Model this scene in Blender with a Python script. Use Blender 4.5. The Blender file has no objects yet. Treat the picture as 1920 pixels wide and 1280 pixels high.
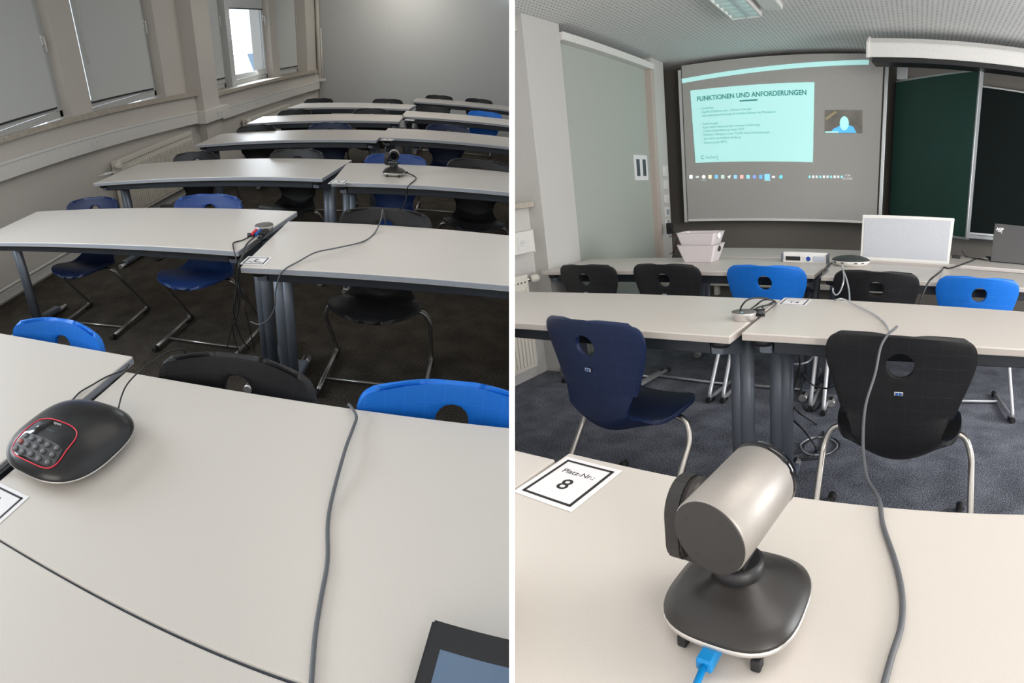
import bpy, bmesh, math, random
from mathutils import Vector, Matrix
rnd = random.Random(7)
PI = math.pi
C = bpy.context.scene.collection
SC = bpy.context.scene
R_ = math.radians

# ------------------------------------------------------------------ camera and the two rooms
# The photograph is a pair of views of one classroom; both rooms stand left and right of a thin white
# partition and one panoramic (cylindrical) camera at the partition's end looks into both.
F = 1030.0
TZ = 0.74                                   # table top height
HL, HR = TZ + 0.72, TZ + 0.42               # eye height over the floor in either room
BASE = Matrix(((1, 0, 0), (0, 0, 1), (0, -1, 0)))
def rotm(yaw, pitch, roll, cx):
    az = (cx - 960) / F
    return (Matrix.Rotation(-az, 3, 'Y') @ Matrix.Rotation(R_(roll), 3, 'Z') @
            Matrix.Rotation(R_(pitch), 3, 'X') @ Matrix.Rotation(R_(yaw), 3, 'Y') @ BASE)
RL = rotm(-25.797, 27.826, 6.372, 477.5)    # left room axes -> camera axes
RR = rotm(-15.072, 15.288, 0.342, 1442.5)   # right room axes -> camera axes
CAMPOS = Vector((0, 0, HL))
W3 = RL.transposed() @ RR
MW = {'L': Matrix.Identity(4),
      'R': Matrix.Translation(CAMPOS) @ W3.to_4x4() @ Matrix.Translation((0, 0, -HR))}
cam = bpy.data.cameras.new('camera'); camo = bpy.data.objects.new('camera', cam); C.objects.link(camo)
camo.matrix_world = Matrix.Translation(CAMPOS) @ RL.transposed().to_4x4()
cam.type = 'PANO'; cam.panorama_type = 'CENTRAL_CYLINDRICAL'
cam.central_cylindrical_range_u_min = -960 / F; cam.central_cylindrical_range_u_max = 960 / F
cam.central_cylindrical_range_v_min = -640 / F; cam.central_cylindrical_range_v_max = 640 / F
cam.central_cylindrical_radius = 1.0
cam.clip_start = 0.02
SC.camera = camo

# ------------------------------------------------------------------ world, exposure, lights
w = bpy.data.worlds.new('sky'); SC.world = w; w.use_nodes = True
wb = w.node_tree.nodes['Background']; wb.inputs[0].default_value = (0.80, 0.90, 1.0, 1); wb.inputs[1].default_value = 1.6
SC.view_settings.view_transform = 'Standard'; SC.view_settings.look = 'None'
SC.view_settings.gamma = 1; SC.view_settings.use_curve_mapping = False
SC.view_settings.exposure = 0.0
def area(side, loc, target, sx, sy, power, col=(1, 1, 1), spread=None):
    l = bpy.data.lights.new('area_light', 'AREA'); l.shape = 'RECTANGLE'; l.size = sx; l.size_y = sy
    l.energy = power; l.color = col
    if spread: l.spread = R_(spread)
    o = bpy.data.objects.new('daylight_or_fill', l); C.objects.link(o)
    d = (Vector(target) - Vector(loc)).to_track_quat('-Z', 'Y').to_matrix().to_4x4()
    o.matrix_world = MW[side] @ Matrix.Translation(loc) @ d
    return o
# daylight through the near window and the one in view; added fill follows
area('L', (-3.60, 0.8, 1.85), (0, 0.9, 0.9), 1.8, 0.9, 74, (0.84, 0.92, 1.0))
area('L', (-3.70, 8.55, 1.55), (-1.5, 7.6, 0.8), 1.1, 0.9, 28, (0.86, 0.93, 1.0))
area('L', (-1.1, 2.4, 2.72), (-1.8, 2.8, 0.7), 1.4, 2.4, 13, (1.0, 0.92, 0.82))  # added warm overhead fill for the near rows, not a window
area('L', (-1.6, 6.8, 2.72), (-2.2, 7.0, 0.7), 1.6, 2.6, 34, (1.0, 0.95, 0.88))  # added warm overhead fill over the rear rows
area('L', (-1.75, 10.3, 2.70), (-1.75, 11.35, 1.5), 0.7, 0.12, 17, (1.0, 0.95, 0.85))  # ceiling lamp that lights the bright spot on the back wall
area('L', (-1.4, -1.9, 1.9), (-2.0, 4.0, 1.3), 1.8, 1.2, 26, (1.0, 0.94, 0.86))  # added soft fill from behind the camera
area('R', (0.55, 1.2, 2.27), (0.3, 1.8, 0.7), 1.3, 1.1, 22, (1.0, 0.93, 0.86))  # added overhead fill, no ceiling lamp stands here
area('R', (3.1, 2.6, 1.35), (-1.0, 3.6, 1.35), 2.6, 1.2, 160, (0.97, 0.98, 1.0))  # added side fill in place of daylight, this wall has no window
area('R', (1.9, -1.2, 1.4), (-0.8, 4.0, 1.5), 1.2, 1.0, 58, (1.0, 0.96, 0.91))  # added forward fill at the unseen rear of the room

# ------------------------------------------------------------------ pixel helpers: a photo pixel onto a plane of a room
ROT = {'L': RL, 'R': RR}; HH = {'L': HL, 'R': HR}
def ray(side, px, py):
    a = (px - 960) / F
    return ROT[side].transposed() @ Vector((math.sin(a), (640 - py) / F, -math.cos(a)))
def at(side, px, py, z=None, y=None, x=None):
    d = ray(side, px, py); h = HH[side]
    t = (z - h) / d.z if z is not None else (y / d.y if y is not None else x / d.x)
    p = d * t; p.z += h
    return p

# ------------------------------------------------------------------ materials
MT = {}
def mat(name, col, rough=0.5, metal=0.0, bump=0.0, scale=60.0, var=0.0, emit=None, spec=0.5, alpha=None, detail=3.0, coat=0.0):
    if name in MT: return MT[name]
    m = bpy.data.materials.new(name); m.use_nodes = True; nt = m.node_tree; b = nt.nodes['Principled BSDF']
    b.inputs['Base Color'].default_value = (*col, 1); b.inputs['Roughness'].default_value = rough
    b.inputs['Metallic'].default_value = metal; b.inputs['Specular IOR Level'].default_value = spec
    if coat: b.inputs['Coat Weight'].default_value = coat; b.inputs['Coat Roughness'].default_value = 0.15
    tc = nt.nodes.new('ShaderNodeTexCoord'); n = nt.nodes.new('ShaderNodeTexNoise')
    n.inputs['Scale'].default_value = scale; n.inputs['Detail'].default_value = detail
    nt.links.new(tc.outputs['Object'], n.inputs['Vector'])
    v = var if var else 0.03
    r = nt.nodes.new('ShaderNodeValToRGB')
    r.color_ramp.elements[0].position = 0.3; r.color_ramp.elements[1].position = 0.7
    r.color_ramp.elements[0].color = (*[c * (1 - v) for c in col], 1); r.color_ramp.elements[1].color = (*[min(1, c * (1 + v)) for c in col], 1)
    nt.links.new(n.outputs['Fac'], r.inputs['Fac']); nt.links.new(r.outputs['Color'], b.inputs['Base Color'])
    if bump:
        bp = nt.nodes.new('ShaderNodeBump'); bp.inputs['Strength'].default_value = bump; bp.inputs['Distance'].default_value = 0.002
        nt.links.new(n.outputs['Fac'], bp.inputs['Height']); nt.links.new(bp.outputs['Normal'], b.inputs['Normal'])
    if emit: b.inputs['Emission Color'].default_value = (*col, 1); b.inputs['Emission Strength'].default_value = emit
    if alpha is not None: b.inputs['Alpha'].default_value = alpha
    MT[name] = m
    return m
def shell_mat(name, col, gridv=0.25, rough=0.42):
    m = bpy.data.materials.new(name); m.use_nodes = True; nt = m.node_tree; b = nt.nodes['Principled BSDF']
    b.inputs['Roughness'].default_value = rough; b.inputs['Specular IOR Level'].default_value = 0.35
    uv = nt.nodes.new('ShaderNodeUVMap')
    sep = nt.nodes.new('ShaderNodeSeparateXYZ'); nt.links.new(uv.outputs[0], sep.inputs[0])
    def line(out):
        a = nt.nodes.new('ShaderNodeMath'); a.operation = 'FRACT'; nt.links.new(out, a.inputs[0])
        c = nt.nodes.new('ShaderNodeMath'); c.operation = 'LESS_THAN'; c.inputs[1].default_value = 0.045; nt.links.new(a.outputs[0], c.inputs[0])
        return c
    lx, ly = line(sep.outputs[0]), line(sep.outputs[1])
    mx = nt.nodes.new('ShaderNodeMath'); mx.operation = 'MAXIMUM'; nt.links.new(lx.outputs[0], mx.inputs[0]); nt.links.new(ly.outputs[0], mx.inputs[1])
    tc = nt.nodes.new('ShaderNodeTexCoord'); n = nt.nodes.new('ShaderNodeTexNoise'); n.inputs['Scale'].default_value = 420; n.inputs['Detail'].default_value = 2
    nt.links.new(tc.outputs['Object'], n.inputs['Vector'])
    ad = nt.nodes.new('ShaderNodeMath'); ad.operation = 'MULTIPLY_ADD'; ad.inputs[1].default_value = -0.9
    nt.links.new(mx.outputs[0], ad.inputs[0]); nt.links.new(n.outputs['Fac'], ad.inputs[2])
    bp = nt.nodes.new('ShaderNodeBump'); bp.inputs['Strength'].default_value = 0.55; bp.inputs['Distance'].default_value = 0.0012
    nt.links.new(ad.outputs[0], bp.inputs['Height']); nt.links.new(bp.outputs['Normal'], b.inputs['Normal'])
    mix = nt.nodes.new('ShaderNodeMix'); mix.data_type = 'RGBA'
    mix.inputs[6].default_value = (*col, 1); mix.inputs[7].default_value = (*[min(1, c * (1 + gridv) + .004) for c in col], 1)
    nt.links.new(mx.outputs[0], mix.inputs[0]); nt.links.new(mix.outputs[2], b.inputs['Base Color'])
    return m
def carpet(name, c0, c1, c2):
    m = bpy.data.materials.new(name); m.use_nodes = True; nt = m.node_tree; b = nt.nodes['Principled BSDF']
    b.inputs['Roughness'].default_value = 1.0; b.inputs['Specular IOR Level'].default_value = 0.1
    tc = nt.nodes.new('ShaderNodeTexCoord'); n = nt.nodes.new('ShaderNodeTexNoise'); n.inputs['Scale'].default_value = 190; n.inputs['Detail'].default_value = 4
    n2 = nt.nodes.new('ShaderNodeTexNoise'); n2.inputs['Scale'].default_value = 7; n2.inputs['Detail'].default_value = 2
    nt.links.new(tc.outputs['Object'], n.inputs['Vector']); nt.links.new(tc.outputs['Object'], n2.inputs['Vector'])
    a = nt.nodes.new('ShaderNodeMath'); a.operation = 'MULTIPLY_ADD'; a.inputs[1].default_value = 0.25; nt.links.new(n2.outputs['Fac'], a.inputs[0]); nt.links.new(n.outputs['Fac'], a.inputs[2])
    r = nt.nodes.new('ShaderNodeValToRGB'); e = r.color_ramp.elements
    e[0].position = .48; e[0].color = (*c0, 1); e[1].position = .78; e[1].color = (*c2, 1); k = e.new(.62); k.color = (*c1, 1)
    nt.links.new(a.outputs[0], r.inputs['Fac']); nt.links.new(r.outputs['Color'], b.inputs['Base Color'])
    bp = nt.nodes.new('ShaderNodeBump'); bp.inputs['Strength'].default_value = 0.8; bp.inputs['Distance'].default_value = 0.004
    nt.links.new(n.outputs['Fac'], bp.inputs['Height']); nt.links.new(bp.outputs['Normal'], b.inputs['Normal'])
    return m
def perforated(name, col):
    m = bpy.data.materials.new(name); m.use_nodes = True; nt = m.node_tree; b = nt.nodes['Principled BSDF']; b.inputs['Roughness'].default_value = .8
    tc = nt.nodes.new('ShaderNodeTexCoord'); v = nt.nodes.new('ShaderNodeVectorMath'); v.operation = 'SCALE'; v.inputs['Scale'].default_value = 1 / 0.032
    nt.links.new(tc.outputs['Object'], v.inputs[0])
    f = nt.nodes.new('ShaderNodeVectorMath'); f.operation = 'FRACTION'; nt.links.new(v.outputs[0], f.inputs[0])
    s = nt.nodes.new('ShaderNodeVectorMath'); s.operation = 'SUBTRACT'; s.inputs[1].default_value = (.5, .5, .5); nt.links.new(f.outputs[0], s.inputs[0])
    p = nt.nodes.new('ShaderNodeVectorMath'); p.operation = 'MULTIPLY'; p.inputs[1].default_value = (1, 1, 0); nt.links.new(s.outputs[0], p.inputs[0])
    l = nt.nodes.new('ShaderNodeVectorMath'); l.operation = 'LENGTH'; nt.links.new(p.outputs[0], l.inputs[0])
    c = nt.nodes.new('ShaderNodeMath'); c.operation = 'LESS_THAN'; c.inputs[1].default_value = 0.21; nt.links.new(l.outputs['Value'], c.inputs[0])
    mix = nt.nodes.new('ShaderNodeMix'); mix.data_type = 'RGBA'; mix.inputs[6].default_value = (*col, 1); mix.inputs[7].default_value = (*[q * .45 for q in col], 1)
    nt.links.new(c.outputs[0], mix.inputs[0]); nt.links.new(mix.outputs[2], b.inputs['Base Color'])
    return m
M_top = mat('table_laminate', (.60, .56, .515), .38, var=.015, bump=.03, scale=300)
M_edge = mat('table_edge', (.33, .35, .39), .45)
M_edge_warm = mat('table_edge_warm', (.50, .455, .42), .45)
M_rail = mat('rail_shaded', (.025, .030, .038), .5)  # shade under the tables put into the rail colour
M_frame = mat('table_frame_grey', (.14, .16, .19), .45, metal=.3, bump=.04, scale=400)
M_black = mat('black_plastic', (.012, .012, .014), .45)
M_blackgl = mat('black_gloss', (.004, .004, .006), .08)
M_rubber = mat('black_rubber', (.014, .013, .013), .55)
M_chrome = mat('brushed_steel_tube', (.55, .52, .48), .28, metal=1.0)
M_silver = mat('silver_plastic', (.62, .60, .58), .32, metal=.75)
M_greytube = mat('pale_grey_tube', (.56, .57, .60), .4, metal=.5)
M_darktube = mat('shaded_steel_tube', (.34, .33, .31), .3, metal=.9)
M_wall = mat('wall_paint', (.60, .565, .52), .9, bump=.12, scale=90, var=.02)
M_wallback = mat('back_wall_paint', (.50, .51, .51), .9, bump=.12, scale=90, var=.02)
M_wallR = mat('wall_paint_right', (.56, .545, .52), .9, bump=.12, scale=90, var=.02)
M_panel = mat('wall_panel_grey', (.42, .45, .405), .85, bump=.05, var=.02)
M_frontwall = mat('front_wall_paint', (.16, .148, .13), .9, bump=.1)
M_white = mat('white_paint', (.74, .73, .70), .5)
M_purewhite = mat('partition_white', (.92, .92, .92), .6)
M_winframe = mat('window_frame_paint', (.55, .56, .55), .45)
M_blind = mat('blind_fabric', (.60, .62, .61), .85, bump=.15, scale=700, var=.03)
M_stone = mat('sill_stone', (.46, .41, .345), .5, var=.14, scale=22, bump=.1)
M_duct = mat('duct_plastic', (.74, .72, .68), .45)
M_rad = mat('radiator_enamel', (.72, .68, .60), .4)
M_screen = mat('projection_cloth', (.42, .41, .39), .9)
M_green = mat('chalkboard_green', (.008, .045, .034), .6, var=.08, scale=4)
M_alu = mat('aluminium', (.50, .52, .53), .35, metal=.8)
M_paper = mat('paper', (.80, .79, .80), .7)
M_ink = mat('ink', (.012, .011, .013), .6)
M_bin = mat('lilac_plastic', (.66, .61, .62), .5)
M_cable = mat('grey_cable', (.10, .105, .115), .5)
M_cableb = mat('black_cable', (.02, .02, .022), .45)
M_red = mat('red_plastic', (.75, .03, .06), .4)
M_bluep = mat('blue_plug', (.01, .10, .35), .4)
M_carpetL = carpet('carpet_shaded_copy', (.024, .021, .017), (.050, .043, .035), (.12, .10, .08))  # darker copy of one carpet, the dimmer light put into its colour
M_carpetR = carpet('carpet_lit_copy', (.05, .053, .064), (.13, .138, .165), (.34, .355, .40))  # lighter copy of that carpet, the brighter light put into its colour
M_ceil = perforated('perforated_ceiling', (.78, .78, .77))
M_glass = bpy.data.materials.new('window_glass'); M_glass.use_nodes = True
_b = M_glass.node_tree.nodes['Principled BSDF']; _b.inputs['Transmission Weight'].default_value = 1; _b.inputs['Roughness'].default_value = 0; _b.inputs['IOR'].default_value = 1.02
SH = {'blue': shell_mat('shell_bright_blue', (.006, .15, .60), .12), 'mid': shell_mat('shell_mid_blue', (.014, .046, .18), .35),
      'navy': shell_mat('shell_navy', (.005, .014, .055), .15), 'black': shell_mat('shell_black', (.011, .011, .0125), .15)}

# ------------------------------------------------------------------ mesh helpers
class MB:
    def __init__(s): s.bm = bmesh.new(); s.mats = []
    def mi(s, m):
        if m not in s.mats: s.mats.append(m)
        return s.mats.index(m)
    def box(s, x0, x1, y0, y1, z0, z1, m, bev=0.0, rz=0, rx=0, ry=0, piv=None, seg=2):
        b2 = bmesh.new(); bmesh.ops.create_cube(b2, size=1)
        for v in b2.verts: v.co = Vector(((x0 + x1) / 2 + v.co.x * (x1 - x0), (y0 + y1) / 2 + v.co.y * (y1 - y0), (z0 + z1) / 2 + v.co.z * (z1 - z0)))
        if bev: bmesh.ops.bevel(b2, geom=b2.edges[:], offset=bev, segments=seg, affect='EDGES', profile=.5)
        if rz or rx or ry:
            p = Vector(piv or ((x0 + x1) / 2, (y0 + y1) / 2, (z0 + z1) / 2))
            mt = Matrix.Translation(p) @ Matrix.Rotation(rz, 4, 'Z') @ Matrix.Rotation(rx, 4, 'X') @ Matrix.Rotation(ry, 4, 'Y') @ Matrix.Translation(-p)
            bmesh.ops.transform(b2, matrix=mt, verts=b2.verts)
        s.merge(b2, m); return s
    def merge(s, b2, m, smooth=False):
        k = s.mi(m)
        for f in b2.faces: f.material_index = k; f.smooth = smooth
        me = bpy.data.meshes.new('tmp'); b2.to_mesh(me); b2.free(); s.bm.from_mesh(me); bpy.data.meshes.remove(me)
    def poly(s, pts, m, smooth=False):
        vs = [s.bm.verts.new(p) for p in pts]
        f = s.bm.faces.new(vs); f.material_index = s.mi(m); f.smooth = smooth; return s
    def prism(s, pts, dirv, m, bev=0.0):          # closed polygon extruded along dirv
        b2 = bmesh.new(); d = Vector(dirv)
        a = [b2.verts.new(p) for p in pts]; b = [b2.verts.new(Vector(p) + d) for p in pts]; n = len(a)
        b2.faces.new(a); b2.faces.new(list(reversed(b)))
        for i in range(n): b2.faces.new((a[i], b[i], b[(i + 1) % n], a[(i + 1) % n]))
        bmesh.ops.recalc_face_normals(b2, faces=b2.faces)
        if bev: bmesh.ops.bevel(b2, geom=b2.edges[:], offset=bev, segments=2, affect='EDGES')
        s.merge(b2, m); return s
    def tube(s, pts, r, m, n=10, caps=True, smoothn=0, ry_=None):
        pts = [Vector(p) for p in pts]
        if smoothn: pts = catmull(pts, smoothn)
        k = s.mi(m); rings = []; up = Vector((0, 0, 1))
        t0 = (pts[1] - pts[0]).normalized()
        a = t0.cross(up);  a = a.normalized() if a.length > .1 else t0.cross(Vector((1, 0, 0))).normalized()
        for i, p in enumerate(pts):
            t = (pts[min(i + 1, len(pts) - 1)] - pts[max(i - 1, 0)])
            t = t.normalized() if t.length > 1e-9 else t0
            a = (a - t * a.dot(t)); a = a.normalized() if a.length > 1e-6 else t.orthogonal().normalized()
            b = t.cross(a); rr = r[i] if isinstance(r, (list, tuple)) else r; r2 = ry_ or rr
            rings.append([s.bm.verts.new(p + a * math.cos(2 * PI * j / n) * rr + b * math.sin(2 * PI * j / n) * r2) for j in range(n)])
        for q in range(len(rings) - 1):
            for j in range(n):
                f = s.bm.faces.new((rings[q][j], rings[q][(j + 1) % n], rings[q + 1][(j + 1) % n], rings[q + 1][j])); f.smooth = True; f.material_index = k
        if caps:
            for rg in (rings[0][::-1], rings[-1]):
                f = s.bm.faces.new(rg); f.material_index = k
        return s
    def lathe(s, prof, m, c=(0, 0, 0), n=40, axis=None, shape=None, smooth=True):
        # prof: (radius, height) list; shape(angle)->factor
        k = s.mi(m); rings = []; q = axis.to_track_quat('Z', 'Y').to_matrix() if axis else Matrix.Identity(3); c = Vector(c)
        for r, h in prof:
            rings.append([s.bm.verts.new(c + q @ Vector((r * math.cos(2 * PI * j / n) * (shape(2 * PI * j / n) if shape else 1), r * math.sin(2 * PI * j / n) * (shape(2 * PI * j / n) if shape else 1), h))) for j in range(n)])
        for a in range(len(rings) - 1):
            for j in range(n):
                f = s.bm.faces.new((rings[a][j], rings[a][(j + 1) % n], rings[a + 1][(j + 1) % n], rings[a + 1][j])); f.smooth = smooth; f.material_index = k
        for rg in (rings[0][::-1], rings[-1]):
            f = s.bm.faces.new(rg); f.material_index = k
        return s
    def build(s, name, parent=None):
        bmesh.ops.recalc_face_normals(s.bm, faces=s.bm.faces)
        me = bpy.data.meshes.new(name); s.bm.to_mesh(me); s.bm.free()
        for m in s.mats: me.materials.append(m)
        o = bpy.data.objects.new(name, me); C.objects.link(o)
        if parent: o.parent = parent
        return o
def catmull(p, n):
    q = [p[0] * 2 - p[1]] + p + [p[-1] * 2 - p[-2]]; out = []
    for i in range(1, len(q) - 2):
        for j in range(n):
            t = j / n; a, b, c, d = q[i - 1], q[i], q[i + 1], q[i + 2]
            out.append(0.5 * ((2 * b) + (c - a) * t + (2 * a - 5 * b + 4 * c - d) * t * t + (3 * b - a - 3 * c + d) * t ** 3))
    out.append(p[-1]); return out
def bendpath(pts, r, n=5):                    # polyline with rounded corners
    pts = [Vector(p) for p in pts]; out = [pts[0]]
    for i in range(1, len(pts) - 1):
        a, b, c = pts[i - 1], pts[i], pts[i + 1]; d0 = (a - b); d1 = (c - b)
        k = min(r, d0.length * .45, d1.length * .45); p0 = b + d0.normalized() * k; p1 = b + d1.normalized() * k
        for j in range(n + 1):
            t = j / n; out.append(p0 * (1 - t) ** 2 + b * 2 * t * (1 - t) + p1 * t * t)
    out.append(pts[-1]); return out

ROOTS = []
def place(o, side, label=None, cat=None, group=None, kind=None, loc=None, rz=None):
    if loc is not None: o.location = loc
    if rz is not None: o.rotation_euler = (0, 0, rz)
    if label: o['label'] = label
    if cat: o['category'] = cat
    if group: o['group'] = group
    if kind: o['kind'] = kind
    ROOTS.append((o, side)); return o
def thing(name, side, label, cat, loc=(0, 0, 0), rz=0, group=None):
    o = bpy.data.objects.new(name, None); C.objects.link(o); o.empty_display_size = .05
    return place(o, side, label, cat, group, None, loc, rz)
def struct(name, side, mb, label=None):
    o = mb.build(name); return place(o, side, kind='structure')
def kids(o): return [c for c in C.objects if c.parent == o]
def copy_tree(o, parent=None):
    c = o.copy(); C.objects.link(c); c.parent = parent
    for ch in kids(o): copy_tree(ch, c)
    return c
def text_obj(name, txt, size, m, parent, mtx, extrude=0.0003, align='CENTER', spacing=1.0, bold=0.0):
    cu = bpy.data.curves.new('txt', 'FONT'); cu.body = txt; cu.size = size; cu.align_x = align; cu.align_y = 'CENTER'
    cu.extrude = extrude; cu.space_character = spacing; cu.offset = bold
    t = bpy.data.objects.new('txt', cu); C.objects.link(t)
    dg = bpy.context.evaluated_depsgraph_get(); me = bpy.data.meshes.new_from_object(t.evaluated_get(dg))
    bpy.data.objects.remove(t); me.materials.clear(); me.materials.append(m); me.transform(mtx)
    o = bpy.data.objects.new(name, me); C.objects.link(o); o.parent = parent
    return o

# ------------------------------------------------------------------ the partition between the rooms (camera axes: x right, y up, -z ahead)
mb = MB(); hw = 0.00103
mb.box(-hw, hw, -7, 6, -14.5, -0.20, M_purewhite); mb.box(-hw, hw, -7, 6, 0.06, 5.0, M_purewhite)  # second slab, unseen behind the camera, added to stop light crossing between rooms
mb.bm.transform(camo.matrix_world); struct('wall_middle_added', 'W', mb)

# ================================================================== LEFT ROOM shell
WX = -3.50; WIN = -3.72; BY = 11.45; CZ = 2.75
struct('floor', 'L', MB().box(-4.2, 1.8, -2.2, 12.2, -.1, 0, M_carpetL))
struct('ceiling', 'L', MB().box(-4.2, 1.8, -2.2, 12.2, CZ, CZ + .1, M_white))
struct('wall_back', 'L', MB().box(-4.2, 1.8, BY, BY + .15, 0, CZ, M_wallback))
struct('wall_front', 'L', MB().box(-4.2, 1.8, -2.3, -2.15, 0, CZ, M_wall))
def sz(y): return 1.10 + max(0, 6.2 - y) * .048 if y < 6.3 else 1.035       # sill line of the two bays
mb = MB()
def wallseg(mb, x0, x1, y0, y1, zb0, zb1, m):   # low wall whose top follows the sill
    mb.prism([(x0, y0, 0), (x0, y1, 0), (x0, y1, zb1), (x0, y0, zb0)], (x1 - x0, 0, 0), m)
wallseg(mb, -3.95, WX, -2.2, 6.35, sz(-2.2) - .04, sz(6.2) - .04, M_wall)
wallseg(mb, -3.95, WX, 6.35, BY, sz(7) - .04, sz(7) - .04, M_wall)
mb.box(-3.95, -3.40, 6.36, 6.79, 0, CZ, M_wall, .004)                         # pillar
mb.box(-3.95, -3.60, 5.86, 6.36, .9, CZ, M_wall)                              # reveal strips between the windows
mb.box(-3.95, -3.62, 4.20, 4.52, .9, CZ, M_wall)
mb.box(-3.95, -3.62, 2.50, 2.80, .9, CZ, M_wall)
mb.box(-3.95, -3.62, -2.2, -1.2, .9, CZ, M_wall)
mb.box(-3.95, -3.62, 7.70, 7.84, .9, CZ, M_winframe)
mb.box(-3.95, -3.62, 9.30, 9.62, .9, CZ, M_wall)
mb.box(-3.95, -3.52, 10.82, BY, .9, CZ, M_wall)
mb.box(-3.95, -3.52, -2.2, BY, 2.45, CZ, M_wall)
struct('wall_left', 'L', mb)
mb = MB()
mb.prism([(-3.75, -1.2, sz(-1.2) - .045), (-3.46, -1.2, sz(-1.2) - .045), (-3.46, -1.2, sz(-1.2)), (-3.75, -1.2, sz(-1.2))], (0, 7.56, sz(6.2) - sz(-1.2)), M_stone)
struct('trim_1', 'L', mb)
struct('trim_2', 'L', MB().box(-3.75, -3.44, 6.79, 11.2, sz(7) - .045, sz(7), M_stone, .003))
mb = MB(); mb.tube([(-3.47, BY - .06, 0), (-3.47, BY - .06, CZ)], .035, M_wall, 14)
struct('trim_3', 'L', mb)
mb = MB(); mb.box(-3.50, -3.48, -2, 6.36, 0.02, .09, M_white, .004); mb.tube([(-3.455, -2, .13), (-3.455, 6.3, .13)], .012, M_white, 8)
struct('baseboard_left', 'L', mb)
# windows: fixed frames, sashes, handles, blinds
def window(n, side, y0, y1, z0, z1, xp, mullw=.055, glass=True, handle=True, sx=1):
    mb = MB()
    for a in ((y0, y0 + .045), (y1 - .045, y1)): mb.box(xp - .05, xp, a[0], a[1], z0, z1, M_winframe, .004)
    for a in ((z0, z0 + .06), (z1 - .05, z1)): mb.box(xp - .05, xp, y0, y1, a[0], a[1], M_winframe, .004)
    o = struct('window_%d' % n, side, mb)
    mb = MB(); ya, yb, za, zb = y0 + .05, y1 - .05, z0 + .065, z1 - .055
    for a in ((ya, ya + mullw), (yb - mullw, yb)): mb.box(xp - .04, xp + .015, a[0], a[1], za, zb, M_winframe, .005)
    for a in ((za, za + .07), (zb - .06, zb)): mb.box(xp - .04, xp + .0145, ya, yb, a[0], a[1], M_winframe, .005)
    s = mb.build('window_frame', o)
    if glass: MB().box(xp - .022, xp - .018, ya + mullw, yb - mullw, za + .07, zb - .06, M_glass).build('window_pane', o)
    if handle:
        h = MB(); hy = yb - mullw / 2
        h.box(xp + .015, xp + .03, hy - .012, hy + .012, 1.84, 1.92, M_white, .004); h.tube([(xp + .03, hy, 1.90), (xp + .055, hy, 1.90), (xp + .055, hy, 1.78)], .008, M_white, 8)
        h.build('window_handle', o)
    return o
window(1, 'L', 2.86, 4.20, sz(3.6), 2.45, WIN)
window(2, 'L', 4.52, 5.86, sz(5.1), 2.45, WIN)
window(3, 'L', 6.80, 7.70, sz(7), 2.45, WIN)
window(4, 'L', 7.84, 9.30, sz(7), 2.45, WIN)
window(5, 'L', 9.62, 10.82, sz(7), 2.45, WIN)
def blind(side, y0, y1, zt, zb, xp, label, slope=0.0):
    t = thing('roller_blind', side, label, 'blind', (xp, (y0 + y1) / 2, zb)); hy = (y1 - y0) / 2
    mb = MB(); mb.prism([(-.001, -hy, slope * hy), (-.001, hy, -slope * hy), (-.001, hy, zt - zb), (-.001, -hy, zt - zb)], (.002, 0, 0), M_blind); mb.build('blind_fabric', t)
    mb = MB(); mb.prism([(-.005, -hy, slope * hy - .012), (-.005, hy, -slope * hy - .012), (-.005, hy, -slope * hy + .004), (-.005, -hy, slope * hy + .004)], (.010, 0, 0), M_black); mb.build('bottom_bar', t)
    mb = MB(); mb.tube([(.014, -hy + .05, zt - zb), (.014, -hy + .05, .42), (.016, -hy + .063, .40), (.014, -hy + .075, .42), (.014, -hy + .075, zt - zb)], .0025, M_white, 6, smoothn=3); mb.build('pull_chain', t)
    return t
xb = WIN + .03
blind('L', 2.96, 4.10, 2.44, sz(3.6) + .11, xb, 'closed pale grey roller blind at the left picture edge, nearest the camera', .03)
blind('L', 4.62, 5.76, 2.44, sz(5.1) + .10, xb, 'closed grey roller blind just left of the wall pillar, long pull chain', .03)
blind('L', 6.86, 7.62, 2.44, sz(7) + .13, xb, 'closed roller blind between the pillar and the bright unshaded window')
blind('L', 7.93, 9.21, 2.44, 2.00, xb, 'short raised roller blind above the bright window pane')
blind('L', 9.70, 10.74, 2.44, sz(7) + .10, xb, 'closed roller blind farthest back, next to the room corner')
# dark window stay struts beside the frames
for yy, lb in ((5.89, 'dark window stay rod on the frame left of the pillar'), (9.33, 'dark window stay rod beside the bright window'), (10.85, 'dark window stay rod on the farthest window frame')):
    mb = MB(); mb.tube([(0, 0, .12), (0, 0, .50)], .008, M_black, 8); mb.tube([(0, 0, .50), (0, 0, .95)], .005, M_white, 8); mb.box(-.012, .012, -.012, .012, .44, .56, M_black)
    place(mb.build('window_stay'), 'L', lb, 'rod', loc=(-3.64, yy, 1.05))
# view outside: low block on a roof
mb = MB(); mb.box(-.9, .9, -1.0, 1.0, -3, .75, mat('far_facade', (.30, .42, .55), .8)); mb.box(-.95, .5, -.6, .2, .75, 1.2, mat('far_facade_pale', (.62, .72, .8), .8))
place(mb.build('rooftop_block'), 'L', 'blue-grey building block seen outside through the bright window', 'building', loc=(-12.9, 27.45, .55))

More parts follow.
